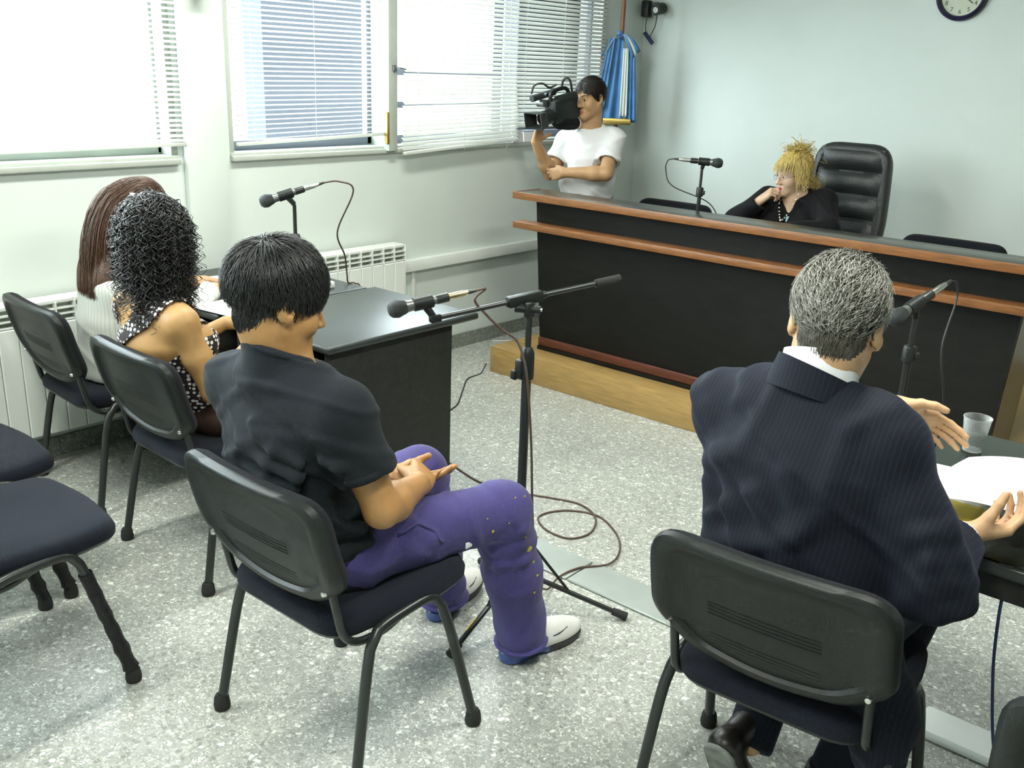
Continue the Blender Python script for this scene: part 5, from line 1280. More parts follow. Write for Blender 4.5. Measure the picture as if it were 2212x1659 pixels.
# papers in the suited man's hands and on the table
def papers_right():
    V = []; F = []; n = 16
    for i in range(n):
        for j in range(n):
            u = i / (n - 1); v = j / (n - 1); x = -0.60 + 0.26 * u + 0.035 * v; y = 2.14 + 0.33 * v + 0.05 * u; V.append((x, y, 0.812 + 0.045 * v - 0.02 * (2 * u - 1) ** 2 - 0.03 * v * v + 0.012 * u))
    for i in range(n - 1):
        for j in range(n - 1): F.append([i * n + j, (i + 1) * n + j, (i + 1) * n + j + 1, i * n + j + 1])
    me = bpy.data.meshes.new('paper_sheet'); me.from_pydata(V, [], F); me.update(); o = link_mesh('paper_sheet', me, 'paper', None, 180); md = o.modifiers.new('thick', 'SOLIDIFY'); md.thickness = 0.0015
    tag(o, 'white sheets of paper held by the suited man', 'paper')
papers_right()
sheet('paper_sheet', 'white sheet lying flat on the glass table under the held pages', -0.60, 2.37, 0.7495, 0.24, 0.30, 0.15)
sheet('folder', 'yellow folder showing under the suited man\'s papers', -0.56, 2.19, 0.7493, 0.2, 0.22, 0.1, 'folder_yellow', 0, 0.002, 'folder')

# ------------------------------------------------------------------ long hair
def fall(roots, nrm, L, n, out, grav, avoid, curl=0.0, pitch=0.04, seed=0, jit=0.15, lead=None, lenvar=0.25, stick=0.0):
    """strands leaving the scalp, bending down, kept outside the avoid ellipsoids [(centre, radii)]"""
    g = np.random.default_rng(seed); m = len(roots); ln = L * (1 + lenvar * g.uniform(-1, 1, m)) if np.isscalar(L) else L
    P = np.zeros((m, n, 3)); p = roots.copy(); v = nrm * out + (lead if lead is not None else 0) + g.normal(size=(m, 3)) * jit
    for i in range(n):
        P[:, i] = p; v = v * 0.80 + np.array([0, 0, -1.0]) * grav + g.normal(size=(m, 3)) * jit * 0.25; v /= np.linalg.norm(v, axis=1, keepdims=True)
        p = p + v * (ln / (n - 1))[:, None]
        for c, rd in avoid:
            q = (p - c) / rd; k = np.linalg.norm(q, axis=1); ins = k < 1
            p = np.where(ins[:, None], c + (p - c) / np.maximum(k, 1e-3)[:, None], p)
    if curl > 0:
        ph = g.uniform(0, 6.28, m); cr = curl * g.uniform(0.6, 1.4, m); pt = pitch * g.uniform(0.75, 1.3, m); sgn = g.choice([-1, 1], m)
        T = np.gradient(P, axis=1); T /= np.linalg.norm(T, axis=2, keepdims=True) + 1e-9
        a = np.cross(T, np.array([0.3, 0.9, 0.2])); a /= np.linalg.norm(a, axis=2, keepdims=True) + 1e-9; b = np.cross(T, a)
        s = np.linspace(0, 1, n)[None] * ln[:, None]; th = ph[:, None] + sgn[:, None] * s / pt[:, None] * 6.283; am = (cr[:, None] * np.clip(s / 0.06, 0, 1))[..., None]
        P = P + (a * np.cos(th)[..., None] + b * np.sin(th)[..., None]) * am
    return P
def ell_roots(H, rad, cen, num, mask, seed):
    g = np.random.default_rng(seed); q = g.normal(size=(num * 5, 3)); q /= np.linalg.norm(q, axis=1, keepdims=True); p = q * rad + cen
    k = mask(p); p = p[k][:num]; nn = (q / rad)[k][:num]; nn /= np.linalg.norm(nn, axis=1, keepdims=True)
    return H.o + p @ H.M, nn @ H.M, p

def torso_skin(s, P, W, C, U, N, X, f=1.0, g=0.0):
    s.cone(P, W, 0.108 * f + g, 0.092 * f + g, 0.05, side=X, sc=1.35); s.cone(W, C, 0.092 * f + g, 0.100 * f + g, 0.05, side=X, sc=1.38); s.cone(C, U, 0.100 * f + g, 0.068 * f + g, 0.05, side=X, sc=1.5)

# ------------------------------------------------------------------ woman in the polka-dot top
def curly_woman():
    r = person('woman with long curly black hair in a polka-dot top', (-2.84, 1.75, 0.0)); b = np.array(r.location)
    P = A_(-2.83, 1.76, 0.56); W = A_(-2.835, 1.655, 0.68); C = A_(-2.84, 1.600, 0.81); U = A_(-2.845, 1.592, 0.89); N = A_(-2.845, 1.60, 0.96); X = (1, 0, 0)
    sR = A_(-2.690, 1.592, 0.888); sL = A_(-3.005, 1.592, 0.888); eR = A_(-2.640, 1.66, 0.655); eL = A_(-3.06, 1.70, 0.66); wR = A_(-2.735, 1.90, 0.775); wL = A_(-2.97, 1.93, 0.775)
    hR = A_(-2.74, 1.79, 0.55); hL = A_(-2.92, 1.79, 0.55); kR = A_(-2.72, 2.20, 0.53); kL = A_(-2.93, 2.20, 0.53); aR = A_(-2.78, 2.02, 0.10); aL = A_(-2.98, 1.98, 0.10)
    sc = 0.93; H = Frame((-2.852, 1.628, 1.145), dirp(-8, -6)); s = SDF(); head(s, H, sc, True, False)
    s.cone(H(0, -0.025, -0.05), N, 0.048, 0.054, 0.03); torso_skin(s, P, W, C, U, N, X); s.cone(U, N, 0.065, 0.05, 0.04)
    s.cone(U + A_(0.02, 0, 0), sR, 0.055, 0.047, 0.05); s.cone(U - A_(0.02, 0, 0), sL, 0.055, 0.047, 0.05); s.cone(sR, N + A_(0.02, 0, -0.03), 0.042, 0.045, 0.05); s.cone(sL, N + A_(-0.02, 0, -0.03), 0.042, 0.045, 0.05)
    arm(s, sR, eR, wR, (0.046, 0.036, 0.037, 0.024)); arm(s, sL, eL, wL, (0.046, 0.036, 0.037, 0.024))
    cu = [(0.3, 0.4, 0.3)] * 4; hand(s, wR, (-0.2, 0.95, 0.0), (0, 0, -1), 1, cu, 0.9); hand(s, wL, (0.2, 0.95, 0.0), (0, 0, -1), -1, cu, 0.9)
    for x in (-0.10, 0.10): s.ell(C + A_(x * 0.9, 0.085, -0.01), (0.06, 0.055, 0.06), 0.04)
    for a, k_, f in ((hR, kR, aR), (hL, kL, aL)): s.cone(a, k_, 0.082, 0.058, 0.03); s.cone(k_, f, 0.054, 0.036, 0.02); s.cone(f, f + A_(0, 0.10, -0.07), 0.034, 0.026, 0.02)
    V, F = s.mesh(0.0055); mi = np.zeros(len(F), int); mk = hair_mask(front=0.06, nape=-0.08); mi[scalp_idx(V, F, H, mk, 1, sc)] = 1
    put(r, 'body', V, F, ['skin_brown', 'hair_curly'], mi)
    # top: shell of the torso kept below the low back line and along the straps
    s = SDF(); torso_skin(s, P, W, C, U, N, X, 1.0, 0.006); s.cone(U, N, 0.071, 0.056, 0.04)
    s.cone(U + A_(0.02, 0, 0), sR, 0.061, 0.053, 0.05); s.cone(U - A_(0.02, 0, 0), sL, 0.061, 0.053, 0.05); s.cone(sR, N + A_(0.02, 0, -0.03), 0.048, 0.051, 0.05); s.cone(sL, N + A_(-0.02, 0, -0.03), 0.048, 0.051, 0.05)
    for x in (-0.10, 0.10): s.ell(C + A_(x * 0.9, 0.085, -0.01), (0.066, 0.061, 0.066), 0.04)
    V, F = s.mesh(0.0042); c = fcent(V, F)
    def near(pts, rad):
        d = np.full(len(c), 9.0); pts = [A_(*p) for p in pts]
        for a, b_ in zip(pts[:-1], pts[1:]):
            ab = b_ - a; t = np.clip((c - a) @ ab / (ab @ ab), 0, 1); d = np.minimum(d, np.linalg.norm(c - a - t[:, None] * ab, axis=1))
        return d < rad
    backline = np.where(c[:, 1] < 1.60, 0.765 + 0.9 * np.maximum(0, c[:, 1] - 1.54) + 0.0 * c[:, 0], 0.83)
    keep = (c[:, 2] < backline) & (c[:, 2] > 0.5)
    keep |= near([(-2.955, 1.50, 0.775), (-2.86, 1.490, 0.835), (-2.77, 1.51, 0.90), (-2.735, 1.545, 0.945), (-2.735, 1.60, 0.955), (-2.745, 1.67, 0.92), (-2.76, 1.70, 0.85)], 0.027)
    keep |= near([(-2.88, 1.49, 0.775), (-2.95, 1.50, 0.83), (-2.985, 1.53, 0.90), (-2.98, 1.60, 0.945), (-2.955, 1.67, 0.92), (-2.93, 1.70, 0.85)], 0.014)
    F = F[keep]; o = put(r, 'polka_top', V, F, 'polka_dots'); md = o.modifiers.new('thick', 'SOLIDIFY'); md.thickness = 0.003; md.offset = 1
    # skirt
    s = SDF(); s.cone(P + A_(-0.04, 0, -0.01), P + A_(0.04, 0, -0.01), 0.118, 0.118, 0.05, side=X, sc=1.3)
    for a, k_, f in ((hR, kR, aR), (hL, kL, aL)): s.cone(a, k_, 0.094, 0.078, 0.06); s.cone(k_, k_ + (f - k_) * 0.5, 0.076, 0.065, 0.03)
    V, F = s.mesh(0.008); put(r, 'skirt', V, F, 'brown_boot')
    for f in (aR, aL): shoe(r, (f[0], f[1] - 0.07), (f[0] + 0.02, f[1] + 0.16), 0.036, 0.06, 'brown_boot', 'brown_boot', 'shoe_black')
    # curls
    rad = np.array((0.080, 0.098, 0.092)) * sc; cen = A_(0, -0.012, 0.036) * sc
    R1, N1, p = ell_roots(H, rad, cen, 2100, lambda q: mk(q / sc) & (q[:, 1] < 0.085), 31)
    av = [(H(0, -0.012, 0.025), np.array((0.088, 0.104, 0.106))), (C + A_(0, 0.0, 0.03), np.array((0.160, 0.112, 0.165)))]
    gg = np.random.default_rng(2); lead = A_(0, 0, 0) + H.r * (np.sign(p[:, :1]) * 0.35) - H.f * 0.25
    L = 0.085 + 0.85 * np.clip(p[:, 2] + 0.06, 0, 0.19) + gg.uniform(-0.03, 0.03, len(R1)); L = np.where((gg.uniform(size=len(R1)) < 0.10) | ((gg.uniform(size=len(R1)) < 0.30) & (p[:, 0] > 0.03)), L + gg.uniform(0.06, 0.18, len(R1)), L)
    Pp = fall(R1, N1, L, 32, 0.36, 0.25, av, 0.0105, 0.040, 5, 0.15, lead)
    Nn = Pp - (H.o + A_(0, 0, -0.05)); Nn[..., 2] *= 0.2; V, F = strands_mesh(Pp, Nn, 0.0022, 0.0010)
    R2, N2, p2 = ell_roots(H, rad, cen, 1500, lambda q: mk(q / sc), 37)
    P2 = fall(R2, N2, 0.15, 22, 0.2, 0.3, av, 0.004, 0.05, 6, 0.08); n2 = P2 - H.o; V2, F2 = strands_mesh(P2, n2, 0.0024, 0.001)
    V, F = join_meshes([(V, F), (V2, F2)]); put(r, 'hair', V, F, 'hair_curly')
    hc = MB(); hc.cbox(Vector(H(-0.055, -0.06, 0.115) - b), (0.03, 0.012, 0.012), 0.003); hc.build('hair_clip', 'glasses_wire', r)
    r.location = r.location + Vector((-0.004, -0.028, 0.0))
curly_woman()

# ------------------------------------------------------------------ woman in the white jacket
def white_woman():
    r = person('woman with long straight brown hair in a belted white jacket', (-3.54, 1.80, 0.0)); b = np.array(r.location)
    P = A_(-3.55, 1.80, 0.56); W = A_(-3.545, 1.765, 0.70); C = A_(-3.535, 1.785, 0.83); U = A_(-3.53, 1.82, 0.915); N = A_(-3.52, 1.855, 0.985); X = (1, 0, 0)
    sR = A_(-3.370, 1.83, 0.895); sL = A_(-3.69, 1.84, 0.895); eR = A_(-3.325, 1.94, 0.70); eL = A_(-3.73, 1.96, 0.70); wR = A_(-3.43, 2.14, 0.785); wL = A_(-3.63, 2.16, 0.785)
    hR = A_(-3.46, 1.82, 0.55); hL = A_(-3.64, 1.82, 0.55); kR = A_(-3.45, 2.23, 0.54); kL = A_(-3.65, 2.23, 0.54); aR = A_(-3.47, 2.25, 0.10); aL = A_(-3.66, 2.22, 0.10)
    sc = 0.93; H = Frame((-3.512, 1.915, 1.118), dirp(-5, -22)); s = SDF(); head(s, H, sc, True, False)
    s.cone(H(0, -0.025, -0.05), N, 0.048, 0.054, 0.03); torso_skin(s, P, W, C, U, N, X, 0.9); s.cone(U, N, 0.06, 0.05, 0.04); s.cone(U, sR, 0.05, 0.045, 0.04); s.cone(U, sL, 0.05, 0.045, 0.04)
    arm(s, sR, eR, wR, (0.042, 0.036, 0.036, 0.024)); arm(s, sL, eL, wL, (0.042, 0.036, 0.036, 0.024)); cu = [(0.25, 0.35, 0.25)] * 4; hand(s, wR, (-0.3, 0.95, 0), (0, 0, -1), 1, cu, 0.9); hand(s, wL, (0.3, 0.95, 0), (0, 0, -1), -1, cu, 0.9)
    for a, k_, f in ((hR, kR, aR), (hL, kL, aL)): s.cone(a, k_, 0.08, 0.058, 0.03); s.cone(k_, f, 0.054, 0.036, 0.02); s.cone(f, f + A_(0, 0.10, -0.07), 0.034, 0.026, 0.02)
    V, F = s.mesh(0.0065); mi = np.zeros(len(F), int); mk = hair_mask(front=0.06, nape=-0.08); mi[scalp_idx(V, F, H, mk, 1, sc)] = 1; put(r, 'body', V, F, ['skin_light', 'hair_brown'], mi)
    s = SDF(); s.cone(P + A_(0, -0.02, -0.05), W, 0.140, 0.108, 0.05, side=X, sc=1.35); s.cone(W, C, 0.108, 0.113, 0.05, side=X, sc=1.4); s.cone(C, U, 0.113, 0.078, 0.05, side=X, sc=1.5); s.cone(U, N + A_(0, 0, -0.02), 0.075, 0.06, 0.04)
    s.cone(sL, sR, 0.060, 0.060, 0.05)
    for q, e_, w_ in ((sR, eR, wR), (sL, eL, wL)):
        s.cone(q, e_, 0.062, 0.052, 0.03); s.cone(e_, w_, 0.052, 0.042, 0.03); d = nv(w_ - e_); s.half(w_ - d * 0.01, d, 0.003, w_ + d * 0.06, 0.1)
    s.half(N + A_(0, 0, 0.0), (0, 0.4, 1), 0.003, N + A_(0, 0, 0.08), 0.12); s.half((0, 0, 0.475), (0, 0, -1))
    s.disp(creases([((1.0, 0.6, 0.1), 40), ((0.3, 0.4, 1.0), 40)], 0.003, 21)); V, F = s.mesh(0.006); jk = put(r, 'jacket', V, F, 'jacket_white')
    th = np.linspace(0, 2 * PI, 41); lp = lambda z, g: np.stack([A_(W[0], W[1], 0) + A_((0.150 + g) * math.cos(a), (0.111 + g) * math.sin(a), z - 0.02 * math.cos(a)) for a in th]) - b
    V, F = band(lp(0.672, 0.004), lp(0.712, 0.002), 0.004); mesh_np('belt', V, F, 'black_fabric', jk, 60)
    s = SDF(); s.cone(P + A_(-0.04, 0, -0.02), P + A_(0.04, 0, -0.02), 0.112, 0.112, 0.05, side=X, sc=1.3)
    for a, k_, f in ((hR, kR, aR), (hL, kL, aL)): s.cone(a, k_, 0.088, 0.07, 0.05); s.cone(k_, f, 0.068, 0.06, 0.03)
    V, F = s.mesh(0.009); put(r, 'trousers', V, F, 'jacket_black')
    for f in (aR, aL): shoe(r, (f[0], f[1] - 0.07), (f[0], f[1] + 0.17), 0.036, 0.06, 'shoe_black', 'shoe_black', 'shoe_black')
    rad = np.array((0.079, 0.098, 0.090)) * sc; cen = A_(0, -0.012, 0.036) * sc; av = [(H(0, -0.012, 0.02), np.array((0.080, 0.098, 0.105))), (C + A_(0, 0.0, 0.03), np.array((0.15, 0.130, 0.17)))]
    R1, N1, p = ell_roots(H, rad, cen, 2600, lambda q: mk(q / sc) & (q[:, 1] < 0.07), 41)
    L = 0.36 + 1.0 * np.clip(p[:, 2] + 0.05, 0, 0.2) + np.random.default_rng(4).uniform(-0.03, 0.02, len(p)); lead = np.tile(A_(0, -1.5, 0.15), (len(R1), 1)) - A_(1, 0, 0) * (p[:, :1] * 4)
    Pp = fall(R1, N1, L, 24, 0.25, 0.16, av, 0, 1, 7, 0.05, lead); Nn = Pp - (H.o + A_(0, 0.06, -0.1)); V, F = strands_mesh(Pp, Nn, 0.0022, 0.0008); put(r, 'hair', V, F, 'hair_brown')
white_woman()

# ------------------------------------------------------------------ blonde woman behind the bench
def judge():
    r = person('blonde woman in black jacket behind the bench with hand to mouth', (-2.30, 5.22, 0.152)); b = np.array(r.location)
    P = A_(-2.30, 5.26, 0.70); W = A_(-2.305, 5.22, 0.82); C = A_(-2.31, 5.17, 0.94); U = A_(-2.315, 5.155, 1.015); N = A_(-2.315, 5.135, 1.085); X = nv((1, 0.08, 0.05)); fw = A_(-0.08, -1, 0)
    sR = A_(-2.480, 5.14, 1.035); sL = A_(-2.160, 5.175, 1.055); eR = A_(-2.575, 4.965, 0.925); wR = A_(-2.452, 4.985, 1.040); eL = A_(-2.055, 5.02, 0.925); wL = A_(-2.22, 4.86, 0.915)
    sc = 0.93; H = Frame((-2.325, 5.098, 1.195), nv((-0.52, -0.83, -0.20)), roll=0.05); s = SDF(); head(s, H, sc, True)
    s.cone(H(0, -0.025, -0.05), N + A_(0, 0, -0.02), 0.048, 0.055, 0.03); torso_skin(s, P, W, C, U, N, X, 0.98); s.cone(U, N + A_(0, 0, -0.02), 0.07, 0.055, 0.04)
    s.cone(U, sR, 0.05, 0.045, 0.04); s.cone(U, sL, 0.05, 0.045, 0.04); arm(s, sR, eR, wR, (0.042, 0.036, 0.036, 0.024)); arm(s, sL, eL, wL, (0.042, 0.036, 0.036, 0.024))
    hand(s, wR, (0.62, 0.10, 0.62), (0.55, 0.6, -0.6), 1, [(0.7, 1.1, 0.6), (0.9, 1.2, 0.6), (1.0, 1.2, 0.6), (1.0, 1.2, 0.6)], 0.9, (0.4, 0.9)); hand(s, wL, (-0.8, -0.5, -0.1), (0, 0, -1), -1, [(0.3, 0.4, 0.3)] * 4, 0.9)
    for x in (-0.085, 0.085): s.ell(C + X * x + fw * 0.088 + A_(0, 0, -0.03), (0.06, 0.055, 0.06), 0.04)
    for x in (-0.09, 0.09): s.cone(P + A_(x, 0, -0.02), P + A_(x, -0.38, -0.02), 0.08, 0.06, 0.03); s.cone(P + A_(x, -0.38, -0.02), P + A_(x, -0.36, -0.46), 0.05, 0.035, 0.02); s.cone(P + A_(x, -0.36, -0.46), P + A_(x, -0.46, -0.52), 0.032, 0.026, 0.02)
    V, F = s.mesh(0.005); mi = np.zeros(len(F), int); mk = hair_mask(front=0.05, nape=-0.075); mi[lips_idx(V, F, H, sc)] = 1; mi[scalp_idx(V, F, H, mk, 2, sc)] = 2
    put(r, 'body', V, F, ['skin_pale', 'lips_red', 'hair_blonde'], mi); eyes(r, H, sc)
    s = SDF(); torso_skin(s, P, W, C, U, N, X, 1.0, 0.018); s.cone(sL, sR, 0.064, 0.064, 0.05); s.cone(U, N + A_(0, 0.015, -0.03), 0.085, 0.06, 0.04)
    for x in (-0.085, 0.085): s.ell(C + X * x + fw * 0.092 + A_(0, 0, -0.03), (0.07, 0.065, 0.07), 0.05)
    for q, e_, w_ in ((sR, eR, wR), (sL, eL, wL)):
        s.cone(q, e_, 0.066, 0.058, 0.03); s.cone(e_, w_, 0.058, 0.046, 0.03); d = nv(w_ - e_); s.half(w_ - d * 0.015, d, 0.003, w_ + d * 0.055, 0.1)
    s.chain([N + fw * 0.075 + A_(0, 0, 0.02), N + fw * 0.11 + A_(0.01, 0, -0.07), C + fw * 0.135 + A_(0.012, 0, -0.045)], [0.062, 0.050, 0.014], 0.008, 'sub'); s.half(N + A_(0, 0, 0.01), (0, -0.5, 1), 0.003, N + A_(0, 0, 0.09), 0.13)
    s.disp(creases([((0.8, 0.2, 0.6), 36), ((-0.5, 0.3, 0.8), 40)], 0.003, 33)); V, F = s.mesh(0.0055); jk = put(r, 'jacket', V, F, 'jacket_black')
    # lapels
    for x in (-1, 1):
        bot = np.stack([N + X * x * 0.075 + A_(0, 0.02, 0.0), N + X * x * 0.082 + fw * 0.065 + A_(0, 0, -0.05), C + X * x * 0.060 + fw * 0.132 + A_(0, 0, 0.03), C + X * x * 0.02 + fw * 0.165 + A_(0, 0, -0.05)]) - b
        top = np.stack([N + X * x * 0.058 + A_(0, 0.03, 0.028), N + X * x * 0.050 + fw * 0.085 + A_(0, 0, -0.035), C + X * x * 0.030 + fw * 0.142 + A_(0, 0, 0.02), C + X * x * 0.008 + fw * 0.168 + A_(0, 0, -0.055)]) - b
        V, F = band(bot, top, 0.006 * x); mesh_np('lapel', V, F, 'jacket_black', jk, 60)
    s = SDF(); torso_skin(s, P, W, C, U, N, X, 0.98, 0.004)
    for x in (-0.085, 0.085): s.ell(C + X * x + fw * 0.090 + A_(0, 0, -0.03), (0.063, 0.059, 0.063), 0.04)
    V, F = s.mesh(0.006); c = fcent(V, F); put(r, 'blouse', V, F[(c[:, 2] < 0.965 + 0.3 * np.abs(c[:, 0] - C[0])) & (c[:, 2] > 0.72) & (c[:, 1] < 5.16)], 'teal_print')
    nk = MB()
    for i in range(17):
        t = i / 16 * 2 - 1; q = N + X * t * 0.055 + fw * (0.075 + 0.055 * (1 - abs(t))) + A_(0, 0, -0.14 * (1 - abs(t) ** 1.6) - 0.0); nk.lathe([(0, -0.006), (0.0052, -0.003), (0.0052, 0.003), (0, 0.006)], 8, Matrix.Translation(Vector(q - b)))
    tag(nk.build('necklace', 'necklace_bead', r, 180), kind='stuff')
    for x in (-1, 1):
        ring = [Vector(H((x * 0.031 + 0.021 * math.cos(a)) * sc, 0.112 * sc - 0.010 * abs(x * 0.031 + 0.021 * math.cos(a)) / 0.05, (-0.006 + 0.014 * math.sin(a)) * sc) - b) for a in np.linspace(0, 2 * PI, 21)[:-1]]
        MB().tube(ring, 0.0012, 6, closed=True).build('glasses_rim', 'glasses_wire', r, 180); MB().tube([Vector(H(x * 0.052 * sc, 0.10 * sc, 0.0) - b), Vector(H(x * 0.080 * sc, 0.0, 0.006) - b)], 0.0013, 6).build('glasses_arm', 'glasses_wire', r, 180)
    # hair: swept up, fringe, spiky knot and loose ends
    rad = np.array((0.082, 0.101, 0.094)) * sc; cen = A_(0, -0.012, 0.037) * sc; parts = []
    knot = A_(0.0, -0.040, 0.118) * sc
    fl = lambda p: (knot - p) / (np.linalg.norm(knot - p, axis=1, keepdims=True) + 1e-6)
    Wd, Nn = scalp_strands(H, rad, cen, 2200, lambda p: mk(p / sc), fl, 0.07, 7, (0.002, 0.014), 0.0014, 51, 0.18, wave=0.2); parts.append(strands_mesh(Wd, Nn, 0.0016))
    R1, N1, p = ell_roots(H, rad, cen, 700, lambda q: (q[:, 2] > 0.075) & (q[:, 1] > -0.01), 53)
    lead = H.f * 1.2 + H.r * (p[:, :1] * 9); Pp = fall(R1, N1, 0.068, 10, 0.5, 0.30, [(H(0, 0.0, 0.02), np.array((0.086, 0.104, 0.108)))], 0, 1, 8, 0.08, lead); parts.append(strands_mesh(Pp, Pp - H.o, 0.0019, 0.0008))
    R1, N1, p = ell_roots(H, rad, cen, 380, lambda q: (np.abs(q[:, 0]) > 0.055) & (q[:, 1] > -0.04) & (q[:, 1] < 0.025) & (q[:, 2] > 0.02), 54)
    Pp = fall(R1, N1, 0.10, 10, 0.6, 0.5, [(H(0, 0.0, 0.02), np.array((0.084, 0.10, 0.108)))], 0.003, 0.08, 9, 0.08); parts.append(strands_mesh(Pp, Pp - H.o, 0.0018, 0.0008))
    g = np.random.default_rng(61); K = H.o + knot @ H.M; m = 420; d = g.normal(size=(m, 3)); d /= np.linalg.norm(d, axis=1, keepdims=True); d += H.u * 0.8 - H.f * 0.25; d /= np.linalg.norm(d, axis=1, keepdims=True); tt = np.linspace(0, 1, 8)
    cr = np.cross(d, g.normal(size=(m, 3))); ln = g.uniform(0.03, 0.10, m); K = K + g.normal(size=(m, 1, 3)) * 0.017; Pp = K + d[:, None] * tt[None, :, None] * ln[:, None, None] + cr[:, None] * (np.sin(tt * 2.6)[None, :, None]) * 0.03 - A_(0, 0, 1) * 0.01 - A_(0, 0, 1) * (tt ** 2)[None, :, None] * 0.03; parts.append(strands_mesh(Pp, np.broadcast_to(cr[:, None], Pp.shape), 0.0030, 0.0006))
    m = 160; rt = H(0, -0.075, -0.03) + g.normal(size=(m, 3)) * 0.018; Pp = fall(rt, np.tile(nv(A_(0.75, 0.25, -0.25)), (m, 1)), 0.10, 9, 1.3, 0.12, [(H(0, 0.0, 0.02), np.array((0.08, 0.098, 0.1)))], 0, 1, 12, 0.10); parts.append(strands_mesh(Pp, Pp - H.o, 0.0018, 0.0006))
    V, F = join_meshes(parts); put(r, 'hair', V, F, 'hair_blonde')
    s = SDF(); s.cone(P + A_(-0.04, 0, -0.02), P + A_(0.04, 0, -0.02), 0.112, 0.112, 0.05, side=(1, 0, 0), sc=1.3)
    for x in (-0.09, 0.09): s.cone(P + A_(x, 0, -0.02), P + A_(x, -0.38, -0.02), 0.09, 0.07, 0.04); s.cone(P + A_(x, -0.38, -0.02), P + A_(x, -0.36, -0.46), 0.066, 0.055, 0.03)
    V, F = s.mesh(0.010); put(r, 'trousers', V, F, 'jacket_black')
judge()

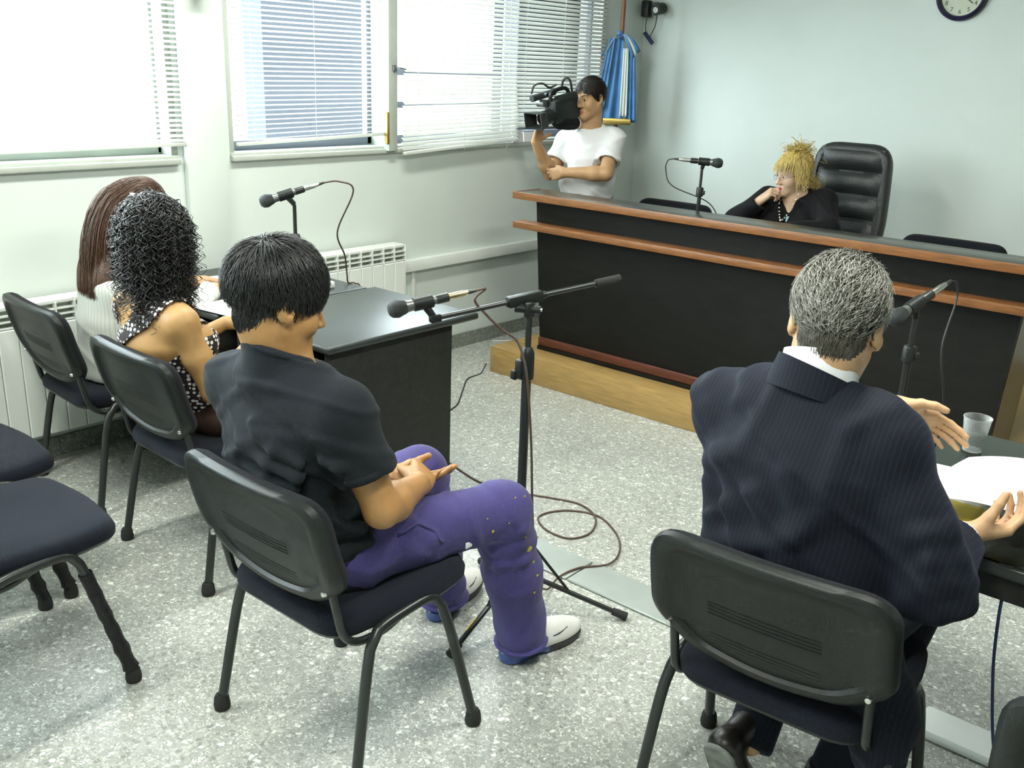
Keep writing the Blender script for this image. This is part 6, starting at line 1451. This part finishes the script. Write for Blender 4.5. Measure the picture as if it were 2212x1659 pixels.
# ------------------------------------------------------------------ man with the video camera
def cameraman():
    r = person('man in white T-shirt holding a video camera in the corner', (-3.64, 4.95, 0.0)); b = np.array(r.location)
    P = A_(-3.635, 4.96, 0.90); W = A_(-3.615, 4.95, 1.03); C = A_(-3.60, 4.94, 1.185); U = A_(-3.60, 4.935, 1.275); N = A_(-3.598, 4.92, 1.365); X = nv((1, 0.12, 0.06)); fw = A_(0.05, -1, 0)
    sR = A_(-3.765, 4.91, 1.265); sL = A_(-3.440, 4.955, 1.295); eR = A_(-3.775, 4.765, 1.075); wR = A_(-3.760, 4.600, 1.270); eL = A_(-3.390, 4.825, 1.105); wL = A_(-3.605, 4.690, 1.100)
    sc = 0.97; H = Frame((-3.590, 4.895, 1.530), nv((-0.10, -0.98, -0.12)), roll=-0.08); s = SDF(); head(s, H, sc)
    s.cone(H(0, -0.028, -0.05), N + A_(0, 0, -0.03), 0.055, 0.062, 0.03); torso_skin(s, P, W, C, U, N, X, 1.0); s.cone(U, N, 0.075, 0.06, 0.04); s.cone(U, sR, 0.055, 0.05, 0.04); s.cone(U, sL, 0.055, 0.05, 0.04)
    arm(s, sR, eR, wR, (0.046, 0.040, 0.043, 0.028)); arm(s, sL, eL, wL, (0.046, 0.040, 0.043, 0.029))
    hand(s, wR, (0.30, -0.05, 0.75), (0.85, -0.1, 0.1), 1, [(0.15, 0.5, 0.4), (0.15, 0.5, 0.4), (0.15, 0.5, 0.4), (0.15, 0.5, 0.4)], 0.90, (0.5, 0.6)); hand(s, wL, (-0.95, -0.05, -0.22), (-0.2, 0.95, 0.1), -1, [(0.45, 0.6, 0.4), (0.5, 0.6, 0.4), (0.55, 0.6, 0.4), (0.6, 0.6, 0.4)], 0.97, (0.3, 0.5))
    for x in (-1, 1): s.cone(P + A_(x * 0.085, 0, -0.02), A_(P[0] - 0.02 + x * 0.075, 4.95, 0.48), 0.085, 0.055, 0.03); s.cone(A_(P[0] - 0.02 + x * 0.075, 4.95, 0.48), A_(P[0] - 0.03 + x * 0.07, 4.97, 0.09), 0.05, 0.036, 0.02)
    V, F = s.mesh(0.0052); mi = np.zeros(len(F), int); mk = hair_mask(front=0.078, nape=-0.085); mi[lips_idx(V, F, H, sc)] = 1; mi[scalp_idx(V, F, H, mk, 2, sc)] = 2; put(r, 'body', V, F, ['skin_olive', 'lips', 'hair_darkbrown'], mi); eyes(r, H, sc)
    fl = flow_from((0, 0.07, 0.15), 0.35, -0.8); parts = []
    for sd_, (rad, L_, num) in enumerate((((0.081, 0.101, 0.091), 0.04, 2200), ((0.0785, 0.0985, 0.087), 0.03, 1600))):
        Wd, Nn = scalp_strands(H, np.array(rad) * sc, A_(0, -0.012, 0.037) * sc, num, lambda p: mk(p / sc), fl, L_, 6, (0.002, 0.012), 0.0015, 70 + sd_, 0.3); parts.append(strands_mesh(Wd, Nn, 0.0016))
    V, F = join_meshes(parts); put(r, 'hair', V, F, 'hair_darkbrown')
    g = np.random.default_rng(5)
    for x in (-1, 1):
        q = np.linspace(0, 1, 40); base = np.stack([H(x * (0.014 + 0.036 * t) * sc, (0.0925 - 0.016 * t * t) * sc, (0.021 + 0.005 * math.sin(t * 3)) * sc) for t in q]); Pp = np.stack([base + H.r * x * 0.007 * k / 3 + H.u * (0.002 - 0.001 * k) + g.normal(size=(40, 3)) * 0.0012 + H.f * 0.0015 for k in range(4)], 1); V, F = strands_mesh(Pp, np.tile(H.f, (40, 4, 1)), 0.0013); put(r, 'eyebrow', V, F, 'hair_darkbrown')
    s = SDF(); s.cone(P + A_(0, 0, -0.06), W, 0.128, 0.122, 0.05, side=X, sc=1.32); s.cone(W, C, 0.122, 0.120, 0.05, side=X, sc=1.38); s.cone(C, U, 0.120, 0.088, 0.05, side=X, sc=1.5); s.cone(sL, sR, 0.060, 0.060, 0.05); s.cone(sR, N + A_(-0.03, 0, -0.045), 0.058, 0.055, 0.05); s.cone(sL, N + A_(0.03, 0, -0.045), 0.058, 0.055, 0.05); s.cone(U, N + A_(0, 0, -0.015), 0.075, 0.072, 0.04)
    s.ell(W + fw * 0.05, (0.14, 0.10, 0.10), 0.05)
    for q, e_ in ((sR, eR), (sL, eL)):
        m_ = q + (e_ - q) * 0.62; d = nv(e_ - q); s.cone(q, m_, 0.062, 0.068, 0.03); s.half(m_, d, 0.003, m_ + d * 0.06, 0.105); s.cone(m_ - d * 0.03, m_ + d * 0.05, 0.056, 0.060, 0.003, 'sub')
    s.half(N + A_(0, 0, -0.005), (0, -0.45, 1), 0.003, N + A_(0, 0, 0.08), 0.12); s.half((0, 0, 0.80), (0, 0, -1))
    s.disp(creases([((0.5, 0.1, 0.9), 36), ((-0.6, 0.2, 0.7), 42)], 0.004, 44)); V, F = s.mesh(0.0055); put(r, 'tshirt', V, F, 'tshirt_white')
    s = SDF(); s.cone(P + A_(-0.03, 0, -0.04), P + A_(0.03, 0, -0.04), 0.118, 0.118, 0.05, side=X, sc=1.3)
    for x in (-1, 1): s.cone(P + A_(x * 0.085, 0, -0.02), A_(P[0] - 0.02 + x * 0.075, 4.95, 0.48), 0.095, 0.075, 0.04); s.cone(A_(P[0] - 0.02 + x * 0.075, 4.95, 0.48), A_(P[0] - 0.03 + x * 0.07, 4.97, 0.08), 0.072, 0.062, 0.03)
    s.half((0, 0, 0.05), (0, 0, -1)); V, F = s.mesh(0.009); put(r, 'trousers', V, F, 'jeans_dark')
    for x in (-1, 1): shoe(r, (P[0] - 0.03 + x * 0.072, 5.02), (P[0] - 0.03 + x * 0.085, 4.75), 0.04, 0.08, 'shoe_black', 'shoe_black', 'shoe_black')
    # the camera
    o = A_(-3.690, 4.515, 1.402); cf = Frame(o, nv((-0.16, -0.95, -0.20))); t = thing('video_camera', 'black shoulder video camera held by the man in white', 'video camera', tuple(o)); M = Matrix([list(cf.r), list(cf.f), list(cf.u)]).transposed().to_4x4()
    h = MB(); a, d_, c_, e_ = 0.076, 0.048, 0.050, 0.040
    ring = lambda x, z, y: [(-x, y, -z), (x, y, -z), (x, y, z), (-x, y, z)]
    V = ring(a, d_, 0.03) + ring(a - 0.006, d_ - 0.006, 0.03) + ring(c_ - 0.006, e_ - 0.008, -0.035) + ring(c_, e_, -0.045); F = []
    for k in range(3):
        for i in range(4): F.append([4 * k + i, 4 * k + (i + 1) % 4, 4 * k + 4 + (i + 1) % 4, 4 * k + 4 + i])
    for i in range(4): F.append([12 + i, 12 + (i + 1) % 4, (i + 1) % 4, i])
    h.add(V, F, M); h.build('lens_hood', 'black_plastic', t, 20)
    rot = M @ R4(math.pi / 2)   # local z -> -forward
    MB().lathe([(0.0, 0.03), (0.030, 0.032), (0.038, 0.036), (0.042, 0.045), (0.044, 0.11), (0.040, 0.115), (0.040, 0.15)], 24, rot).build('lens_barrel', 'black_plastic', t); MB().lathe([(0.0, 0.026), (0.026, 0.030)], 20, rot, cap=False).build('lens_glass', 'iris', t)
    MB().box((-0.055, -0.29, -0.045), (0.055, -0.11, 0.090), 0.016, M).build('camera_body', 'black_plastic', t); MB().box((-0.040, -0.335, -0.045), (0.045, -0.27, 0.03), 0.015, M).build('battery', 'rubber', t)
    MB().tube(bez([(0, -0.12, 0.085), (0, -0.13, 0.125), (0, -0.18, 0.14), (0, -0.25, 0.135), (0, -0.28, 0.085)], 5), 0.012, 10, M=M).build('carry_handle', 'black_plastic', t)
    MB().tube([(0.06, -0.03, 0.115), (0.06, -0.21, 0.12)], 0.020, 14, M=M).build('shotgun_microphone', 'mic_mesh', t); MB().tube([(0.02, -0.12, 0.12), (0.06, -0.12, 0.12)], 0.012, 8, M=M).build('microphone_holder', 'black_plastic', t)
    MB().tube([(0.02, -0.10, 0.075), (0.085, -0.10, 0.075)], 0.022, 14, M=M).build('side_knob', 'mic_grey', t); MB().tube([(-0.02, -0.15, 0.085), (-0.045, -0.28, 0.085)], [0.026, 0.032], 14, M=M).build('viewfinder', 'black_plastic', t)
    MB().tube(bez([(0.07, -0.04, 0.14), (0.06, -0.06, 0.185), (0.03, -0.10, 0.19), (0.02, -0.14, 0.16), (0.0, -0.18, 0.17)], 5), 0.006, 8, M=M).build('microphone_wire', 'cable_black', t); MB().tube(bez([(0.03, -0.24, 0.13), (0.01, -0.25, 0.185), (-0.015, -0.275, 0.18), (-0.01, -0.29, 0.10)], 5), 0.007, 8, M=M).build('strap_loop', 'cable_black', t)
    s = SDF(); s.cone(cf(0.0, -0.18, -0.045), cf(0.0, -0.28, -0.075), 0.046, 0.042, 0.03, side=cf.r, sc=1.2); s.cone(cf(-0.01, -0.13, -0.02), cf(0.0, -0.24, -0.05), 0.034, 0.042, 0.03); V, F = s.mesh(0.007); mesh_np('shoulder_pad', V - o, F, 'black_fabric', t, 180)
cameraman()
